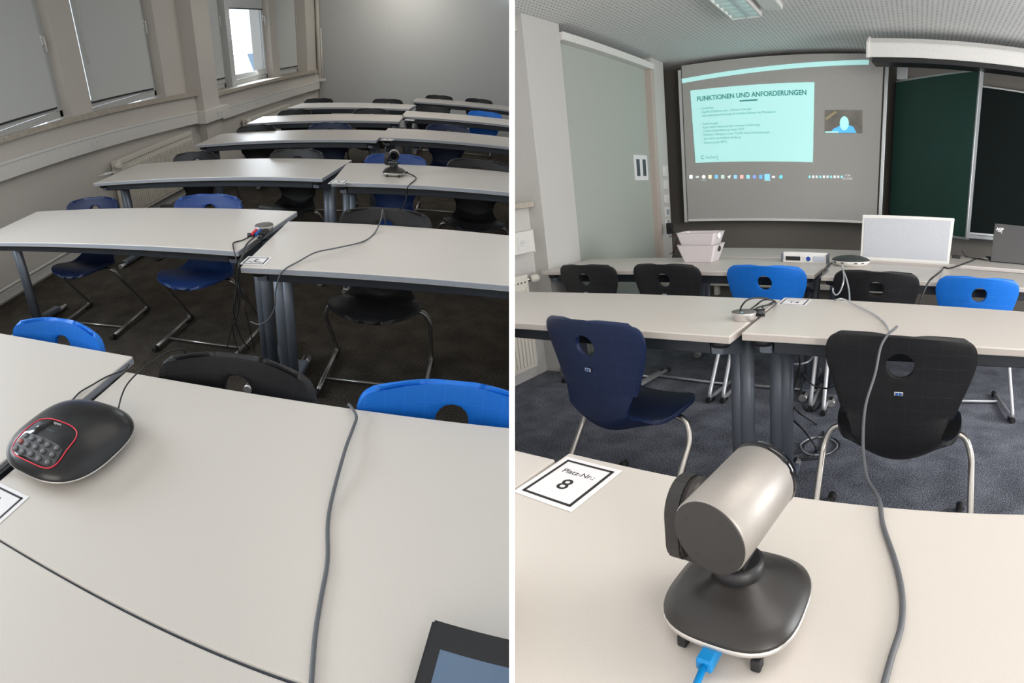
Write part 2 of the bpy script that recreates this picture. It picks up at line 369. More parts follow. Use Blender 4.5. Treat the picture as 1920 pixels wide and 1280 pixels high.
# cable duct along the left wall, stepping out around the pillar
def socket_pair(parent, c, nrm, along, w=.16):     # double schuko outlet plate
    n = Vector(nrm); a = Vector(along); u = Vector((0, 0, 1)); c = Vector(c)
    mb = MB(); h = .042
    mb.prism([c - a * w / 2 - u * h, c + a * w / 2 - u * h, c + a * w / 2 + u * h, c - a * w / 2 + u * h], n * .006, M_white, .001)
    o = mb.build('socket_plate', parent)
    for s in ((-1, 1) if w > .1 else (0,)):
        mb = MB(); mb.lathe([(.019, 0), (.021, .003), (.016, .003), (.016, .0015)], M_duct, c + a * s * w / 4 + n * .006, 20, axis=n)
        for q in (-.008, .008): mb.lathe([(.0025, .001), (.0025, .0028)], M_ink, c + a * (s * w / 4 + q) + n * .006, 8, axis=n)
        mb.build('socket_outlet', o)
dz = lambda y: .90 + max(0, 6.2 - y) * .055
t = thing('cable_duct', 'L', 'long white cable duct with sockets along the window wall, stepping around the pillar', 'duct', (-3.44, 6.3, .8))
base = Vector(t.location)
def dseg(y0, y1, z0, z1, x0, x1, d0=None):
    mb = MB(); h = .14
    mb.prism([Vector(p) - base for p in ((x0, y0, z0 - h), (x1, y0, z0 - h), (x1, y0, z0), (x0, y0, z0))], Vector((0, y1 - y0, z1 - z0)), M_duct, .003)
    mb.prism([Vector(p) - base for p in ((x1, y0, z0 - .028), (x1 + .0015, y0, z0 - .028), (x1 + .0015, y0, z0 - .024), (x1, y0, z0 - .024))], Vector((0, y1 - y0, z1 - z0)), M_edge)
    return mb
dseg(-2.0, 6.24, dz(-2.0), dz(6.24), -3.50, -3.43).build('duct_channel', t)
mb = MB(); mb.box(-3.50 - base.x, -3.33 - base.x, 6.24 - base.y, 6.90 - base.y, .745 - base.z, .885 - base.z, M_duct, .003); mb.build('duct_channel', t)
dseg(6.9, 11.25, .84, .84, -3.50, -3.43).build('duct_channel', t)
mb = MB(); mb.box(-.06, .0, 4.9, 4.94, .0, .14, M_duct, .002); mb.build('end_cap', t)
for y, x in ((4.2, -3.43), (8.1, -3.43), (9.75, -3.43)): socket_pair(t, (x - base.x, y - base.y, (dz(y) if y < 6 else .84) - .072 - base.z), (1, 0, 0), (0, 1, 0))
socket_pair(t, (-3.33 - base.x, 6.62 - base.y, .815 - base.z), (1, 0, 0), (0, 1, 0))
# corner conduit box on the pipe
mb = MB(); mb.box(-.06, .06, -.05, .05, 0, .05, M_duct, .005); mb.tube([(0, 0, .05), (0, 0, .9)], .014, M_duct, 8)
place(mb.build('conduit_box'), 'L', 'small white conduit box and riser in the far room corner', 'conduit', loc=(-3.38, 11.28, .83))
def radiator(side, x, y0, y1, z0, z1, label, depth=.09):
    t = thing('radiator', side, label, 'radiator', (x, (y0 + y1) / 2, z0)); h = (y1 - y0) / 2; H = z1 - z0
    mb = MB(); mb.box(-depth, 0, -h, h, 0, H, M_rad, .006)
    n = int((y1 - y0) / .034)
    for i in range(1, n): yy = -h + i * (2 * h) / n; mb.box(-.001, .010, yy - .010, yy + .010, .03, H - .09, M_rad, .003)
    for i in range(1, n): yy = -h + i * (2 * h) / n; mb.box(-.001, .0015, yy - .010, yy + .004, H - .05, H - .042, M_ink)
    mb.build('radiator_panel', t)
    mb = MB(); mb.tube([(-.045, -h - .02, H - .06), (-.045, -h + .01, H - .06)], .012, M_chrome, 8); mb.lathe([(.025, 0), (.034, .014), (.034, .06), (.024, .072)], M_rad, (-.01, -h - .03, H - .04), 18, axis=Vector((1, -.25, 0)))
    mb.build('thermostat_valve', t)
    return t
radiator('L', -3.37, 4.42, 5.92, .15, .72, 'cream panel radiator on the window wall behind the fourth row from the back')
radiator('L', -3.37, 7.55, 9.3, .13, .62, 'farther cream radiator partly hidden by the rear rows')
mb = MB(); mb.tube([(-3.42, 4.72, .6), (-3.46, 4.7, .3), (-3.46, 4.7, 0)], .01, M_chrome, 8); place(mb.build('heating_pipe'), 'L', 'thin metal heating pipe left of the nearer cream radiator', 'pipe')

# ================================================================== tables
def make_leg(sgn):                 # T leg at x=0, table depth 0.6 from y=0
    mb = MB(); mb.tube([(-.017 * sgn, .29, .05), (-.017 * sgn, .29, .69)], .0235, M_frame, 14, ry_=.030); mb.tube([(.017 * sgn, .29, .05), (.017 * sgn, .29, .69)], .0205, M_frame, 14, ry_=.026)
    mb.prism([(-.02, .05, .665), (-.02, .29, .60), (-.02, .53, .665), (-.02, .53, .70), (-.02, .05, .70)], (.04, 0, 0), M_frame, .003)
    mb.box(-.03, .03, .10, .50, .02, .055, M_frame, .008)
    return mb
def make_table(side, L, label, group, ends='lr', edge=None, sgn=1, name='classroom_table'):
    # origin: seam corner at floor level, front edge; table runs along +x*sgn
    t = thing(name, side, label, 'table', group=group)
    a, b = (0, L) if sgn > 0 else (-L, 0)
    mb = MB(); mb.box(a + .002, b - .002, .0, .6, .715, .74, M_top, .0035, seg=2)
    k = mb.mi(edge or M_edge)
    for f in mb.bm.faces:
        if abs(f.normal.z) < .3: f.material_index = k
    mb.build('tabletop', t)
    mb = MB(); mb.box(a + .09, b - .09, .055, .095, .662, .714, M_rail, .004); mb.box(a + .09, b - .09, .505, .545, .662, .714, M_rail, .004); mb.build('frame_rail', t)
    for e in ends:
        x = a + .065 if e == 'l' else b - .065
        lg = make_leg(1 if e == 'l' else -1); 
        for v in lg.bm.verts: v.co.x += x
        lo = lg.build('table_leg', t)
        for yy in (.07, .53):
            q = 1 if yy > .3 else -1
            mb = MB(); mb.tube([(x, yy - .03 * q, .024), (x, yy + .035 * q, .024)], .024, M_silver, 12, ry_=.02); mb.box(x - .007, x + .007, yy - .02, yy + .03, .042, .0455, M_black); mb.build('foot_cap', lo)
        for yy in (.06, .54):
            mb = MB(); mb.lathe([(.03, 0), (.034, .01), (.034, .022), (.02, .026)], M_black, (x + (-.01 if e == 'l' else .01), yy, .69), 18); mb.build('corner_knob', t)
    return t
TBL = {}
def tab(side, key, x, y, yaw, L, label, group, sgn, ends, edge=None):
    t = make_table(side, L, label, group, ends, edge, sgn); t.location = (x, y, 0); t.rotation_euler = (0, 0, R_(yaw)); TBL[key] = (Vector((x, y, 0)), R_(yaw), side)
    return t
gL, gR = 'white tables in rows, view to the back of the room', 'white tables in rows, view to the front of the room'
RL_ = [('LA1', -.913, .455, -2.3, 1.9, -1, 'lr', 'white table under the left edge of the round black conference phone, slightly raised'),
 ('LA2', -.885, .391, -.9, 1.3, 1, 'l', 'large foreground white table carrying the black conference phone and long grey cable'),
 ('LB1', -.966, 1.943, -5.0, 1.95, -1, 'lr', 'white table at the left edge with a small grey cable hub on its right corner'),
 ('LB2', -.884, 1.771, 2.0, 1.3, 1, 'l', 'white table crossed by a thin cable, place card at its left corner, second row'),
 ('LC1', -1.007, 3.285, -3.8, 1.887, -1, 'lr', 'white table in the third row on the window side, left of the small video camera'),
 ('LC2', -.923, 3.178, 5.2, 1.3, 1, 'l', 'white table on which the small black video camera stands, third row'),
 ('LD1', -.978, 4.795, 2.3, 1.701, -1, 'lr', 'white table in the fourth row, window side, next to the first radiator'),
 ('LD2', -.99, 4.967, 3.5, 1.4, 1, 'l', 'white table in the fourth row, right half of the left picture'),
 ('LE1', -1.004, 6.107, 3.8, 1.708, -1, 'lr', 'white table in the fifth row, window side'),
 ('LE2', -1.069, 6.589, 3.0, 1.5, 1, 'l', 'white table in the fifth row, in front of the bright blue chair'),
 ('LF1', -1.093, 7.394, -.5, 1.638, -1, 'lr', 'farthest white table on the window side, before the back wall'),
 ('LF2', -1.22, 8.488, 1.6, 1.7, 1, 'l', 'farthest white table on the right, before the back wall')]
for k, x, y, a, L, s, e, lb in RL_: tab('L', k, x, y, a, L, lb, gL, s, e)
TABA1 = [o for o, s in ROOTS if o.get('label', '').startswith('white table under the left edge')][0]; TABA1.location.z = .010
RR_ = [('RG1', -.537, .064, .9, 1.6, -1, 'lr', 'small corner of a white table left of the Platz-Nr. 8 card, right picture'),
 ('RG2', -.560, .095, -1.6, 1.6, 1, 'lr', 'foreground white table with the silver and black video camera on it'),
 ('RM1', -.528, 1.511, -.9, 1.75, -1, 'lr', 'white table behind the dark blue chair with a round grey hub at its corner'),
 ('RM2', -.511, 1.561, .9, 1.6, 1, 'lr', 'white table behind the big black chair, grey cable crossing it'),
 ('RN1', -.514, 2.831, .2, 1.757, -1, 'lr', 'white table with the stacked baskets, right picture, front of the class'),
 ('RN2', -.474, 2.783, 2.6, 1.8, 1, 'lr', 'white table with the black and white round speakerphone')]
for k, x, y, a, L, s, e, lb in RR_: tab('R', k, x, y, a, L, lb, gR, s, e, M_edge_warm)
t = make_table('R', 2.9, "teacher's long pale desk under the projection screen, carrying white panel and laptop", gR, 'lr', M_edge_warm, 1, 'teacher_desk')
t.location = (-1.55, 3.47, 0); t.rotation_euler = (0, 0, R_(4.5))
# near table in the lower left corner of the left picture
t = make_table('L', 1.9, 'grey-white table edge in the lower left corner below the foreground table', gL, '', None, -1); t.location = (.4, -.235, 0); t.rotation_euler = (0, 0, R_(-1))

# ================================================================== chairs
def make_chair(col, tube):
    t = bpy.data.objects.new('student_chair', None); C.objects.link(t); t.empty_display_size = .1
    prof = [(.030, .788, .158), (.030, .7868, .178), (.0285, .781, .194), (.0265, .770, .2055), (.023, .752, .213), (.018, .73, .216), (.012, .70, .213), (.004, .65, .200), (0, .60, .182), (-.004, .555, .168), (-.007, .51, .148), (-.012, .465, .136),
            (-.020, .425, .132), (-.040, .395, .134), (-.072, .380, .144), (-.112, .383, .164), (-.160, .395, .188), (-.200, .407, .203), (-.245, .419, .210), (-.290, .425, .208), (-.330, .424, .192), (-.360, .416, .162), (-.378, .405, .118), (-.386, .395, .06)]
    # resample profile
    P = [Vector(p) for p in prof]; P = catmull(P, 3); nu = 24; bm = bmesh.new(); uvl = bm.loops.layers.uv.new('UVMap'); grid = []; arc = 0; arcs = []
    for i, p in enumerate(P):
        if i: arc += math.hypot(p.x - P[i - 1].x, p.y - P[i - 1].y)
        arcs.append(arc); row = []
        up = max(0, min(1, (p.y - .42) / .12))
        for j in range(nu + 1):
            u = -1 + 2 * j / nu
            x = u * p.z
            y = p.x - .045 * up * (u * u) * (p.z / .21) ** 1
            z = p.y + (.014 + .045 * math.exp(-((p.x + .055) / .06) ** 2)) * (1 - up) * (u * u)
            if up > .95: z -= .010 * max(0, (abs(u) - .0)) ** 2
            row.append(bm.verts.new((x, y, z)))
        grid.append(row)
    uvs = {}
    for i, row in enumerate(grid):
        for j, v in enumerate(row): uvs[v] = (v.co.x / .045 + 20.5, arcs[i] / .045)
    hz, hr = .700, .040
    dead = []
    for i in range(len(grid) - 1):
        for j in range(nu):
            q = (grid[i][j], grid[i][j + 1], grid[i + 1][j + 1], grid[i + 1][j]); c = sum((v.co for v in q), Vector()) / 4
            if c.z > .6 and math.hypot(c.x, (c.z - hz) * 1.05) < hr: continue
            f = bm.faces.new(q); f.smooth = True
            for lp in f.loops: lp[uvl].uv = uvs[lp.vert]
    bmesh.ops.delete(bm, geom=[v for v in bm.verts if not v.link_faces], context='VERTS')
    bm.edges.ensure_lookup_table()
    for v in {v for e in bm.edges if e.is_boundary for v in e.verts}:
        d = Vector((v.co.x, v.co.z - hz))
        if v.co.z > .62 and d.length < hr * 1.5: d = d.normalized() * hr; v.co.x = d.x; v.co.z = hz + d.y
    me = bpy.data.meshes.new('seat_shell'); bm.to_mesh(me); bm.free(); me.materials.append(SH[col])
    sh = bpy.data.objects.new('seat_shell', me); C.objects.link(sh)
    so = sh.modifiers.new('s', 'SOLIDIFY'); so.thickness = .016; so.offset = 0
    bv = sh.modifiers.new('b', 'BEVEL'); bv.width = .005; bv.segments = 2; bv.limit_method = 'ANGLE'; bv.angle_limit = R_(50)
    dg = bpy.context.evaluated_depsgraph_get(); m2 = bpy.data.meshes.new_from_object(sh.evaluated_get(dg)); sh.modifiers.clear(); sh.data = m2; sh.parent = t
    for f in m2.polygons: f.use_smooth = True
    mb = MB(); mb.box(-.013, .013, .012, .0165, .610, .622, M_silver, .002); mb.box(-.009, -.001, .0163, .0172, .612, .620, M_bluep); mb.box(.001, .009, .0163, .0172, .612, .620, M_bluep); mb.build('maker_badge', t)
    for s in (-1, 1):
        path = bendpath([(s * .09, -.225, .400), (s * .222, -.225, .398), (s * .250, -.205, .335), (s * .252, .02, .026), (s * .248, -.41, .017)], .05, 6)
        mb = MB(); mb.tube(path, .0118, tube, 12); lg = mb.build('sled_leg', t)
        mb = MB(); mb.tube([(s * .252, .028, .020), (s * .252, -.04, .014)], .0155, M_rubber, 10); mb.build('floor_glide', lg)
        mb = MB(); mb.tube([(s * .248, -.385, .016), (s * .248, -.42, .016)], .0155, M_rubber, 10); mb.build('floor_glide', lg)
    mb = MB(); mb.tube([(-.249, -.27, .018), (.249, -.27, .018)], .008, tube, 8); mb.build('cross_bar', t)
    mb = MB(); mb.box(-.10, .10, -.27, -.18, .388, .409, M_rubber, .006); mb.build('seat_mount', t)
    return t
PROTO = {}
def chair(side, col, label, x, y, rz, group, near=False):
    key = (side, col, near)
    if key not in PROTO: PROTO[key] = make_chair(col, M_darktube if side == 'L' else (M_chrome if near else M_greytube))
    if PROTO[key] is not None and not PROTO[key].get('used'): o = PROTO[key]; o['used'] = 1
    else:
        o = copy_tree(PROTO[key])
    if 'label' in o: del o['label']
    return place(o, side, label, 'chair', group, None, (x, y, 0), rz)
def edge_pt(key, px, back=True, off=.05):
    o, a, side = TBL[key]; d = Vector((math.cos(a), math.sin(a), 0)); n = Vector((-d.y, d.x, 0))
    p0 = o + n * ((.6 if back else 0) + (off if back else -off)); h = HH[side]
    lo, hi = -3.2, 3.2                            # point of the line that stands at picture column px
    best = None
    for i in range(1281):
        q = p0 + d * (-3.2 + i * .005); q.z = .78 - h; c = ROT[side] @ q
        if -c.z < 0 and abs(c.x) < 1e-6: continue
        X = 960 + F * math.atan2(c.x, -c.z); e = abs(X - px)
        if best is None or e < best[0]: best = (e, q.copy())
    return best[1].x, best[1].y, a
gcl, gcr = 'plastic shell chairs facing the camera', 'plastic shell chairs seen from behind'
CL = [('LA1', 105, 'blue', -2, .05, 'bright blue chair at the left picture edge behind the foreground table'),
 ('LA2', 438, 'black', 0, .05, 'black speckled chair tucked behind the foreground table in the left picture'),
 ('LA2', 850, 'blue', 2, .05, 'bright blue chair behind the foreground table beside the white divider'),
 ('LB1', 172, 'navy', 4, .06, 'dark navy chair behind the left second-row table, seat visible under it'),
 ('LB1', 390, 'mid', 1, .06, 'mid blue chair behind the second-row table left of the cable hub'),
 ('LB2', 722, 'black', 0, .07, 'black chair fully visible below the second-row table with a cable over its back'),
 ('LC1', 366, 'black', -3, .06, 'black chair behind the third-row table, nearest the radiator'),
 ('LC1', 556, 'black', 0, .06, 'black chair behind the third-row table, left of the table joint'),
 ('LC2', 742, 'mid', 0, .06, 'blue chair straight behind the small video camera'),
 ('LC2', 897, 'black', 0, .06, 'black chair right of the small video camera, third row'),
 ('LD1', 480, 'black', 0, .06, 'black chair behind the fourth-row table on the window side'),
 ('LD1', 620, 'navy', 0, .06, 'navy chair behind the fourth-row table left of its joint'),
 ('LD2', 840, 'navy', 0, .06, 'navy chair behind the fourth-row table right of its joint'),
 ('LE1', 553, 'black', 0, .06, 'black chair behind the fifth-row table nearest the windows'),
 ('LE1', 696, 'black', 0, .06, 'black chair behind the fifth-row table left of its joint'),
 ('LE2', 812, 'black', 0, .06, 'black chair behind the fifth-row table left of the bright blue one'),
 ('LE2', 910, 'blue', 0, .06, 'bright blue chair in the fifth row, far right of the left picture'),
 ('LF1', 598, 'black', 0, .06, 'black chair in the last row nearest the windows'),
 ('LF1', 727, 'black', 0, .06, 'second black chair from the windows in the last row'),
 ('LF2', 824, 'black', 0, .06, 'third black chair from the windows in the last row'),
 ('LF2', 898, 'black', 0, .06, 'rightmost black chair in the last row before the back wall')]
for k, px, col, rz, off, lb in CL:
    x, y, a = edge_pt(k, px, True, off); chair('L', col, lb, x, y, a * .6 + R_(rz), gcl)
CR = [('RM1', 1100, 'navy', -9, .07, 'large dark blue chair seen from behind with a grey leg, right picture'),
 ('RM2', 1690, 'black', -2, .09, 'large black chair seen from behind with a grey cable hanging over it'),
 ('RN1', 1097, 'black', -5, .07, 'black chair nearest the wall in the front row, right picture'),
 ('RN1', 1246, 'black', -4, .07, 'second dark chair from the wall in the front row, right picture'),
 ('RN1', 1434, 'blue', 0, .07, 'bright blue chair in front of the desk socket box'),
 ('RN2', 1644, 'black', 0, .07, 'black chair in front of the round speakerphone'),
 ('RN2', 1838, 'blue', 3, .07, 'bright blue chair at the right picture edge in front of the laptop')]
for k, px, col, rz, off, lb in CR:
    x, y, a = edge_pt(k, px, False, off); chair('R', col, lb, x, y, PI + a + R_(rz), gcr, k[1] == 'M')

# ================================================================== place cards
def card(side, c, rz, num, label, w=.095, h=.115, flip=False):
    t = thing('place_card', side, label, 'card', (c[0], c[1], TZ + .0006), rz, None)
    mb = MB(); mb.box(-w / 2 - .009, w / 2 + .009, -h / 2 - .009, h / 2 + .009, 0, .0005, M_paper); mb.build('paper_sheet', t)
    mb = MB(); b = .005; z0, z1 = .0006, .0009
    mb.box(-w / 2, w / 2, -h / 2, -h / 2 + b, z0, z1, M_ink); mb.box(-w / 2, w / 2, h / 2 - b, h / 2, z0, z1, M_ink)
    mb.box(-w / 2, -w / 2 + b, -h / 2, h / 2, z0, z1, M_ink); mb.box(w / 2 - b, w / 2, -h / 2, h / 2, z0, z1, M_ink); mb.build('printed_border', t)
    f = Matrix.Rotation(PI, 4, 'Z') if flip else Matrix.Identity(4)
    text_obj('printed_text', 'Platz-Nr.:', .0165, M_ink, t, f @ Matrix.Translation((0, h * .22, .0008)), .0001)
    text_obj('printed_number', num, .042, M_ink, t, f @ Matrix.Translation((0, -h * .10, .0008)), .0001, bold=.0004)
    return t
c8 = [at('R', *q, z=TZ) for q in ((1054, 867), (1152, 881), (1085, 944), (974, 927))]; cc = sum(c8, Vector()) / 4
card('R', cc, R_(-3), '8', 'white place card reading Platz-Nr.: 8 on the foreground table corner')
p = at('R', 1490, 566, z=TZ); card('R', p, R_(0), '14', 'white place card on the far corner of the table behind the big black chair')
p = at('L', 480, 489, z=TZ); card('L', p, R_(1), '2', 'white place card on the second-row table corner beside the hanging cables', .085, .07, True)
p = at('L', 0, 952, z=TZ); card('L', (p.x - .022, p.y, 0), R_(-1), '1', 'white place card cut by the left picture edge below the conference phone', .095, .09, True)
for px, py, num, lb in ((635, 341, '4', 'tiny white place card beside the joint of the third-row tables'), (202, 325, '3', 'tiny white place card at the window end of the third row'), (726, 262, '6', 'tiny white place card at the joint of the fourth-row tables'), (768, 225, '8', 'tiny white place card at the joint of the fifth-row tables')):
    p = at('L', px, py, z=TZ); card('L', p, 0, num, lb, .085, .10, True)

# ================================================================== left: conference phone
def sq(e):
    return lambda a: (abs(math.cos(a)) ** e + abs(math.sin(a)) ** e) ** (-1 / e)
PHC = at('L', 142, 838, z=TZ); PHC = Vector((-.800, .668, 0))
ph = thing('conference_phone', 'L', 'black domed conference phone with red-ringed display and keypad on the foreground table', 'phone', (PHC.x, PHC.y, TZ), R_(-4))
shp = sq(2.7); RAD = .136
DP = [(RAD * .985, .020), (RAD, .026), (RAD * .99, .031), (RAD * .93, .041), (RAD * .82, .052), (RAD * .66, .062), (RAD * .45, .070), (RAD * .22, .0745), (RAD * .02, .076)]
MB().lathe(DP, mat('phone_black', (.012, .012, .014), .28), n=72, shape=shp).build('dome_cover', ph)
MB().lathe([(RAD * .72, 0), (RAD * .80, .004), (RAD * .95, .016), (RAD * 1.0, .0225), (RAD * 1.0, .0265), (RAD * .97, .0275)], M_silver, n=72, shape=shp).build('base_rim', ph)
def domez(x, y):
    a = math.atan2(y, x); r = math.hypot(x, y) / shp(a)
    pr = DP[1:]
    for i in range(len(pr) - 1):
        if pr[i][0] >= r >= pr[i + 1][0]:
            t = (pr[i][0] - r) / (pr[i][0] - pr[i + 1][0]); return pr[i][1] * (1 - t) + pr[i + 1][1] * t
    return .076 if r < .01 else .026
def onpanel(u, v, lift):          # panel coords -1..1, slightly trapezoid, on the dome toward the sitter
    hw_ = .070 - .004 * v; x = u * hw_ - .002; y = -.064 + v * .054
    return Vector((x, y, domez(x, y) + lift))
def rrect(n=64, e=4.0, s=1.0):
    o = []
    for i in range(n):
        a = 2 * PI * i / n; k = (abs(math.cos(a)) ** e + abs(math.sin(a)) ** e) ** (-1 / e) * s; o.append((k * math.cos(a), k * math.sin(a)))
    return o
def decal(mb, outline, lift, m, rings=6, clip=None):
    k = mb.mi(m); prev = None; c = mb.bm.verts.new(onpanel(*clip(0, 0) if clip else (0, 0), lift))
    for r in range(1, rings + 1):
        cur = [mb.bm.verts.new(onpanel(*(clip(x * r / rings, y * r / rings) if clip else (x * r / rings, y * r / rings)), lift)) for x, y in outline]
        for i in range(len(cur)):
            j = (i + 1) % len(cur); f = mb.bm.faces.new((c, cur[i], cur[j]) if prev is None else (prev[i], cur[i], cur[j], prev[j])); f.material_index = k; f.smooth = True
        prev = cur
OUT = rrect()
mb = MB(); decal(mb, OUT, .0012, M_blackgl); mb.build('display_glass', ph)
mb = MB(); ring = [onpanel(x, y, .0016) for x, y in rrect(64, 4.0, 1.03)]; ring.append(ring[0]); mb.tube(ring, .0014, M_red, 8, caps=False); mb.build('red_ring', ph)
mb = MB(); decal(mb, rrect(64, 5, .94), .0020, mat('keypad_grey', (.055, .055, .06), .6), 6, lambda x, y: (x, -.47 + y * .50)); kp = mb.build('keypad', ph)
for r in range(3):
    for c_ in range(5):
        u = -.72 + c_ * .36; v = -.16 - r * .31 - (.04 if c_ % 2 else 0); p = onpanel(u, v, .002)
        MB().lathe([(.0066, 0), (.0070, .0015), (.0062, .0030), (.003, .0036)], mat('key_red', (.25, .05, .03), .4) if (r, c_) == (1, 0) else mat('key_grey', (.085, .085, .09), .5), p, 14, axis=Vector((0, -.28, 1))).build('key', kp)
def on_dome_text(txt, u, v, size, m, nm):
    p = onpanel(u, v, .0022); return text_obj(nm, txt, size, m, ph, Matrix.Translation(p) @ Matrix.Rotation(R_(20), 4, 'X'), .0001)
on_dome_text('logitech', .0, .86, .0075, mat('logo_white', (.6, .6, .62), .5), 'logo_print')
on_dome_text('logitech', .0, .42, .0085, mat('dim_lcd', (.05, .08, .10), .5), 'display_text')
mb = MB(); p = onpanel(-.62, .42, .0022); mb.box(p.x - .003, p.x + .003, p.y - .003, p.y + .003, p.z, p.z + .0004, mat('lcd_mark', (.4, .42, .45), .5)); mb.build('display_icon', ph)

# cables as tubes
def cable(side, pts, r, m, label, group=None, sm=6, nm='cable'):
    out = []
    for q in pts:
        kw = {}
        if len(q) == 3 and not isinstance(q[2], str): kw['z'] = q[2]
        if len(q) == 4: kw[q[2]] = q[3]
        out.append(at(side, q[0], q[1], **kw))
    o = bpy.data.objects.new('x', None); c0 = out[0].copy()
    mb = MB(); mb.tube([p - c0 for p in out], r, m, 8, smoothn=sm); ob = mb.build(nm)
    bpy.data.objects.remove(o)
    return place(ob, side, label, 'cable', group, None, c0)
Z = TZ + .004
cable('L', [(650, 768, .66), (653, 764, .71), (655, 759, Z + .006), (668, 780, Z + .008), (661, 805, Z + .006), (645, 850, Z + .012), (617, 960, Z), (614, 1050, Z), (602, 1120, Z), (591, 1190, Z), (583, 1290, Z)], .0035, M_cable, 'grey cable running down the foreground table, left picture')
cable('L', [(105, 772, Z + .01), (130, 755, Z + .012), (150, 735, Z + .010), (172, 722, Z + .012), (200, 706, Z + .012), (232, 694, Z + .004), (240, 686, Z), (246, 676, .70), (250, 676, .60)], .0022, M_cableb, 'thin black cable from the conference phone into the table gap')
cable('L', [(222, 765, Z + .01), (228, 742, Z + .02), (240, 718, Z + .05), (268, 690, Z + .06), (300, 668, 'y', 1.09), (322, 657, 'y', 1.13), (345, 657, 'y', 1.16), (350, 690, 'y', 1.2)], .0022, M_cableb, 'thin black cable arching from the conference phone over the black chair')
cable('L', [(-12, 893, Z), (2, 880, Z + .004), (18, 866, Z + .012)], .0028, M_cableb, 'short cable at the left picture edge reaching the conference phone')
cable('L', [(750, 400, 'y', 3.0), (757, 385, 'y', 3.12), (763, 364, 'y', 3.2), (764, 352, Z), (769, 345, Z), (780, 335, Z), (775, 329, Z), (763, 324, Z + .012)], .0035, M_cableb, 'thin cable from the small video camera over the table edge')
cable('L', [(724, 425, 'y', 2.48), (719, 398, 'y', 2.44), (717, 394, 'y', 2.42), (714, 412, 'y', 2.35), (702, 437, Z), (680, 453, Z), (630, 465, Z + .02), (592, 473, Z + .02), (560, 490, Z + .004), (535, 504, Z), (524, 518, 'y', 1.77), (517, 545, 'y', 1.77), (516, 572, 'y', 1.78), (505, 597, 'y', 1.80), (487, 608, 'y', 1.83), (470, 603, 'y', 1.85)], .003, M_cable, 'grey cable crossing the second-row table and dropping at its corner')

# hub
def hub(side, c, label, r=.043, h=.028):
    t = thing('table_hub', side, label, 'hub', (c[0], c[1], TZ))
    MB().lathe([(r * .86, 0), (r * .88, .004), (r * .94, h * .6), (r, h - .003), (r * .985, h)], M_silver, n=40).build('hub_body', t)
    MB().lathe([(r * .97, h - .001), (r * .96, h + .001), (r * .3, h + .0015)], mat('hub_top', (.13, .125, .115), .6), n=40).build('hub_lid', t)
    return t
hl = at('L', 496, 433, z=TZ); hub('L', hl, 'small round grey cable hub with red and blue plugs, left picture')
hr_ = at('R', 1390, 603, z=TZ); h2 = hub('R', (hr_.x, hr_.y + .03, 0), 'round pale grey hub on the table corner, right picture')
MB().lathe([(.003, .0295), (.002, .0305)], mat('hub_led', (.1, .6, .9), .4, emit=2.0), (0, -.02, 0), 10).build('status_light', h2)
PL = [(.0, M_red), (.018, M_bluep), (.034, M_black), (-.001, M_black), (.046, M_black)]
for i, (ex, pm) in enumerate(((478, M_red), (486, M_bluep), (493, M_black), (499, M_black))):
    a = at('L', ex + 3, 431, z=TZ + .02); b = at('L', ex - 6 - 2 * i * 0, 440, z=TZ + .012)
    mb = MB(); mb.tube([a - b, Vector((0, 0, 0))], .0075, pm, 8); place(mb.build('cable_plug'), 'L', ['red plug in the round cable hub', 'blue plug in the round cable hub', 'black plug beside the blue one in the cable hub', 'rightmost black plug in the cable hub'][i], 'plug', 'plugs in the cable hub', None, b)
BP = [[(470, 442, Z), (455, 450, Z), (438, 455, Z), (438, 466, Z), (443, 489, Z + .01), (440, 515, 'y', 1.84), (445, 560, 'y', 1.86), (437, 600, 'y', 1.9), (426, 650, .02)],
 [(478, 443, Z), (462, 458, Z), (456, 475, Z), (448, 494, Z + .01), (445, 530, 'y', 1.83), (440, 590, 'y', 1.87), (452, 632, 'y', 1.95), (468, 655, .02)],
 [(490, 442, Z), (480, 455, Z), (462, 472, Z), (449, 490, Z + .012), (447, 525, 'y', 1.82), (455, 560, 'y', 1.85), (462, 590, 'y', 1.88), (478, 660, .02)],
 [(496, 441, Z), (490, 450, Z), (475, 463, Z), (455, 480, Z), (449, 500, 'y', 1.83), (443, 545, 'y', 1.85), (437, 585, 'y', 1.88), (445, 600, 'y', 1.9), (470, 605, 'y', 1.9)],
 [(490, 449, Z + .004), (478, 452, Z), (462, 471, Z), (448, 497, Z + .008), (450, 540, 'y', 1.84), (446, 590, 'y', 1.88), (436, 610, 'y', 1.9), (441, 640, 'y', 1.98), (452, 668, .02)]]
LB5 = ['leftmost thin cable hanging from the round hub to the floor', 'cable from the blue plug of the hub dropping to the carpet', 'cable from the black plug of the hub hanging nearest the table leg', 'cable looping in mid-air below the hub table', 'cable from the hub ending in the tangle on the carpet']
for b, lb in zip(BP, LB5): cable('L', b, .0028, M_cableb, lb, 'cables hanging from the hub')
mb = MB(); mb.tube([(-.016, -.006, 0), (.016, .006, 0)], .009, M_black, 10); place(mb.build('ferrite_bead'), 'L', 'black cylindrical bead on a hub cable, left picture', 'bead', loc=at('L', 471, 440, z=TZ + .010))
mb = MB(); mb.tube([(0, -.01, 0), (0, .014, 0)], .009, M_black, 10); place(mb.build('ferrite_bead'), 'L', 'black cable bead lying just below the hub plugs', 'bead', loc=at('L', 488, 446, z=TZ + .010))

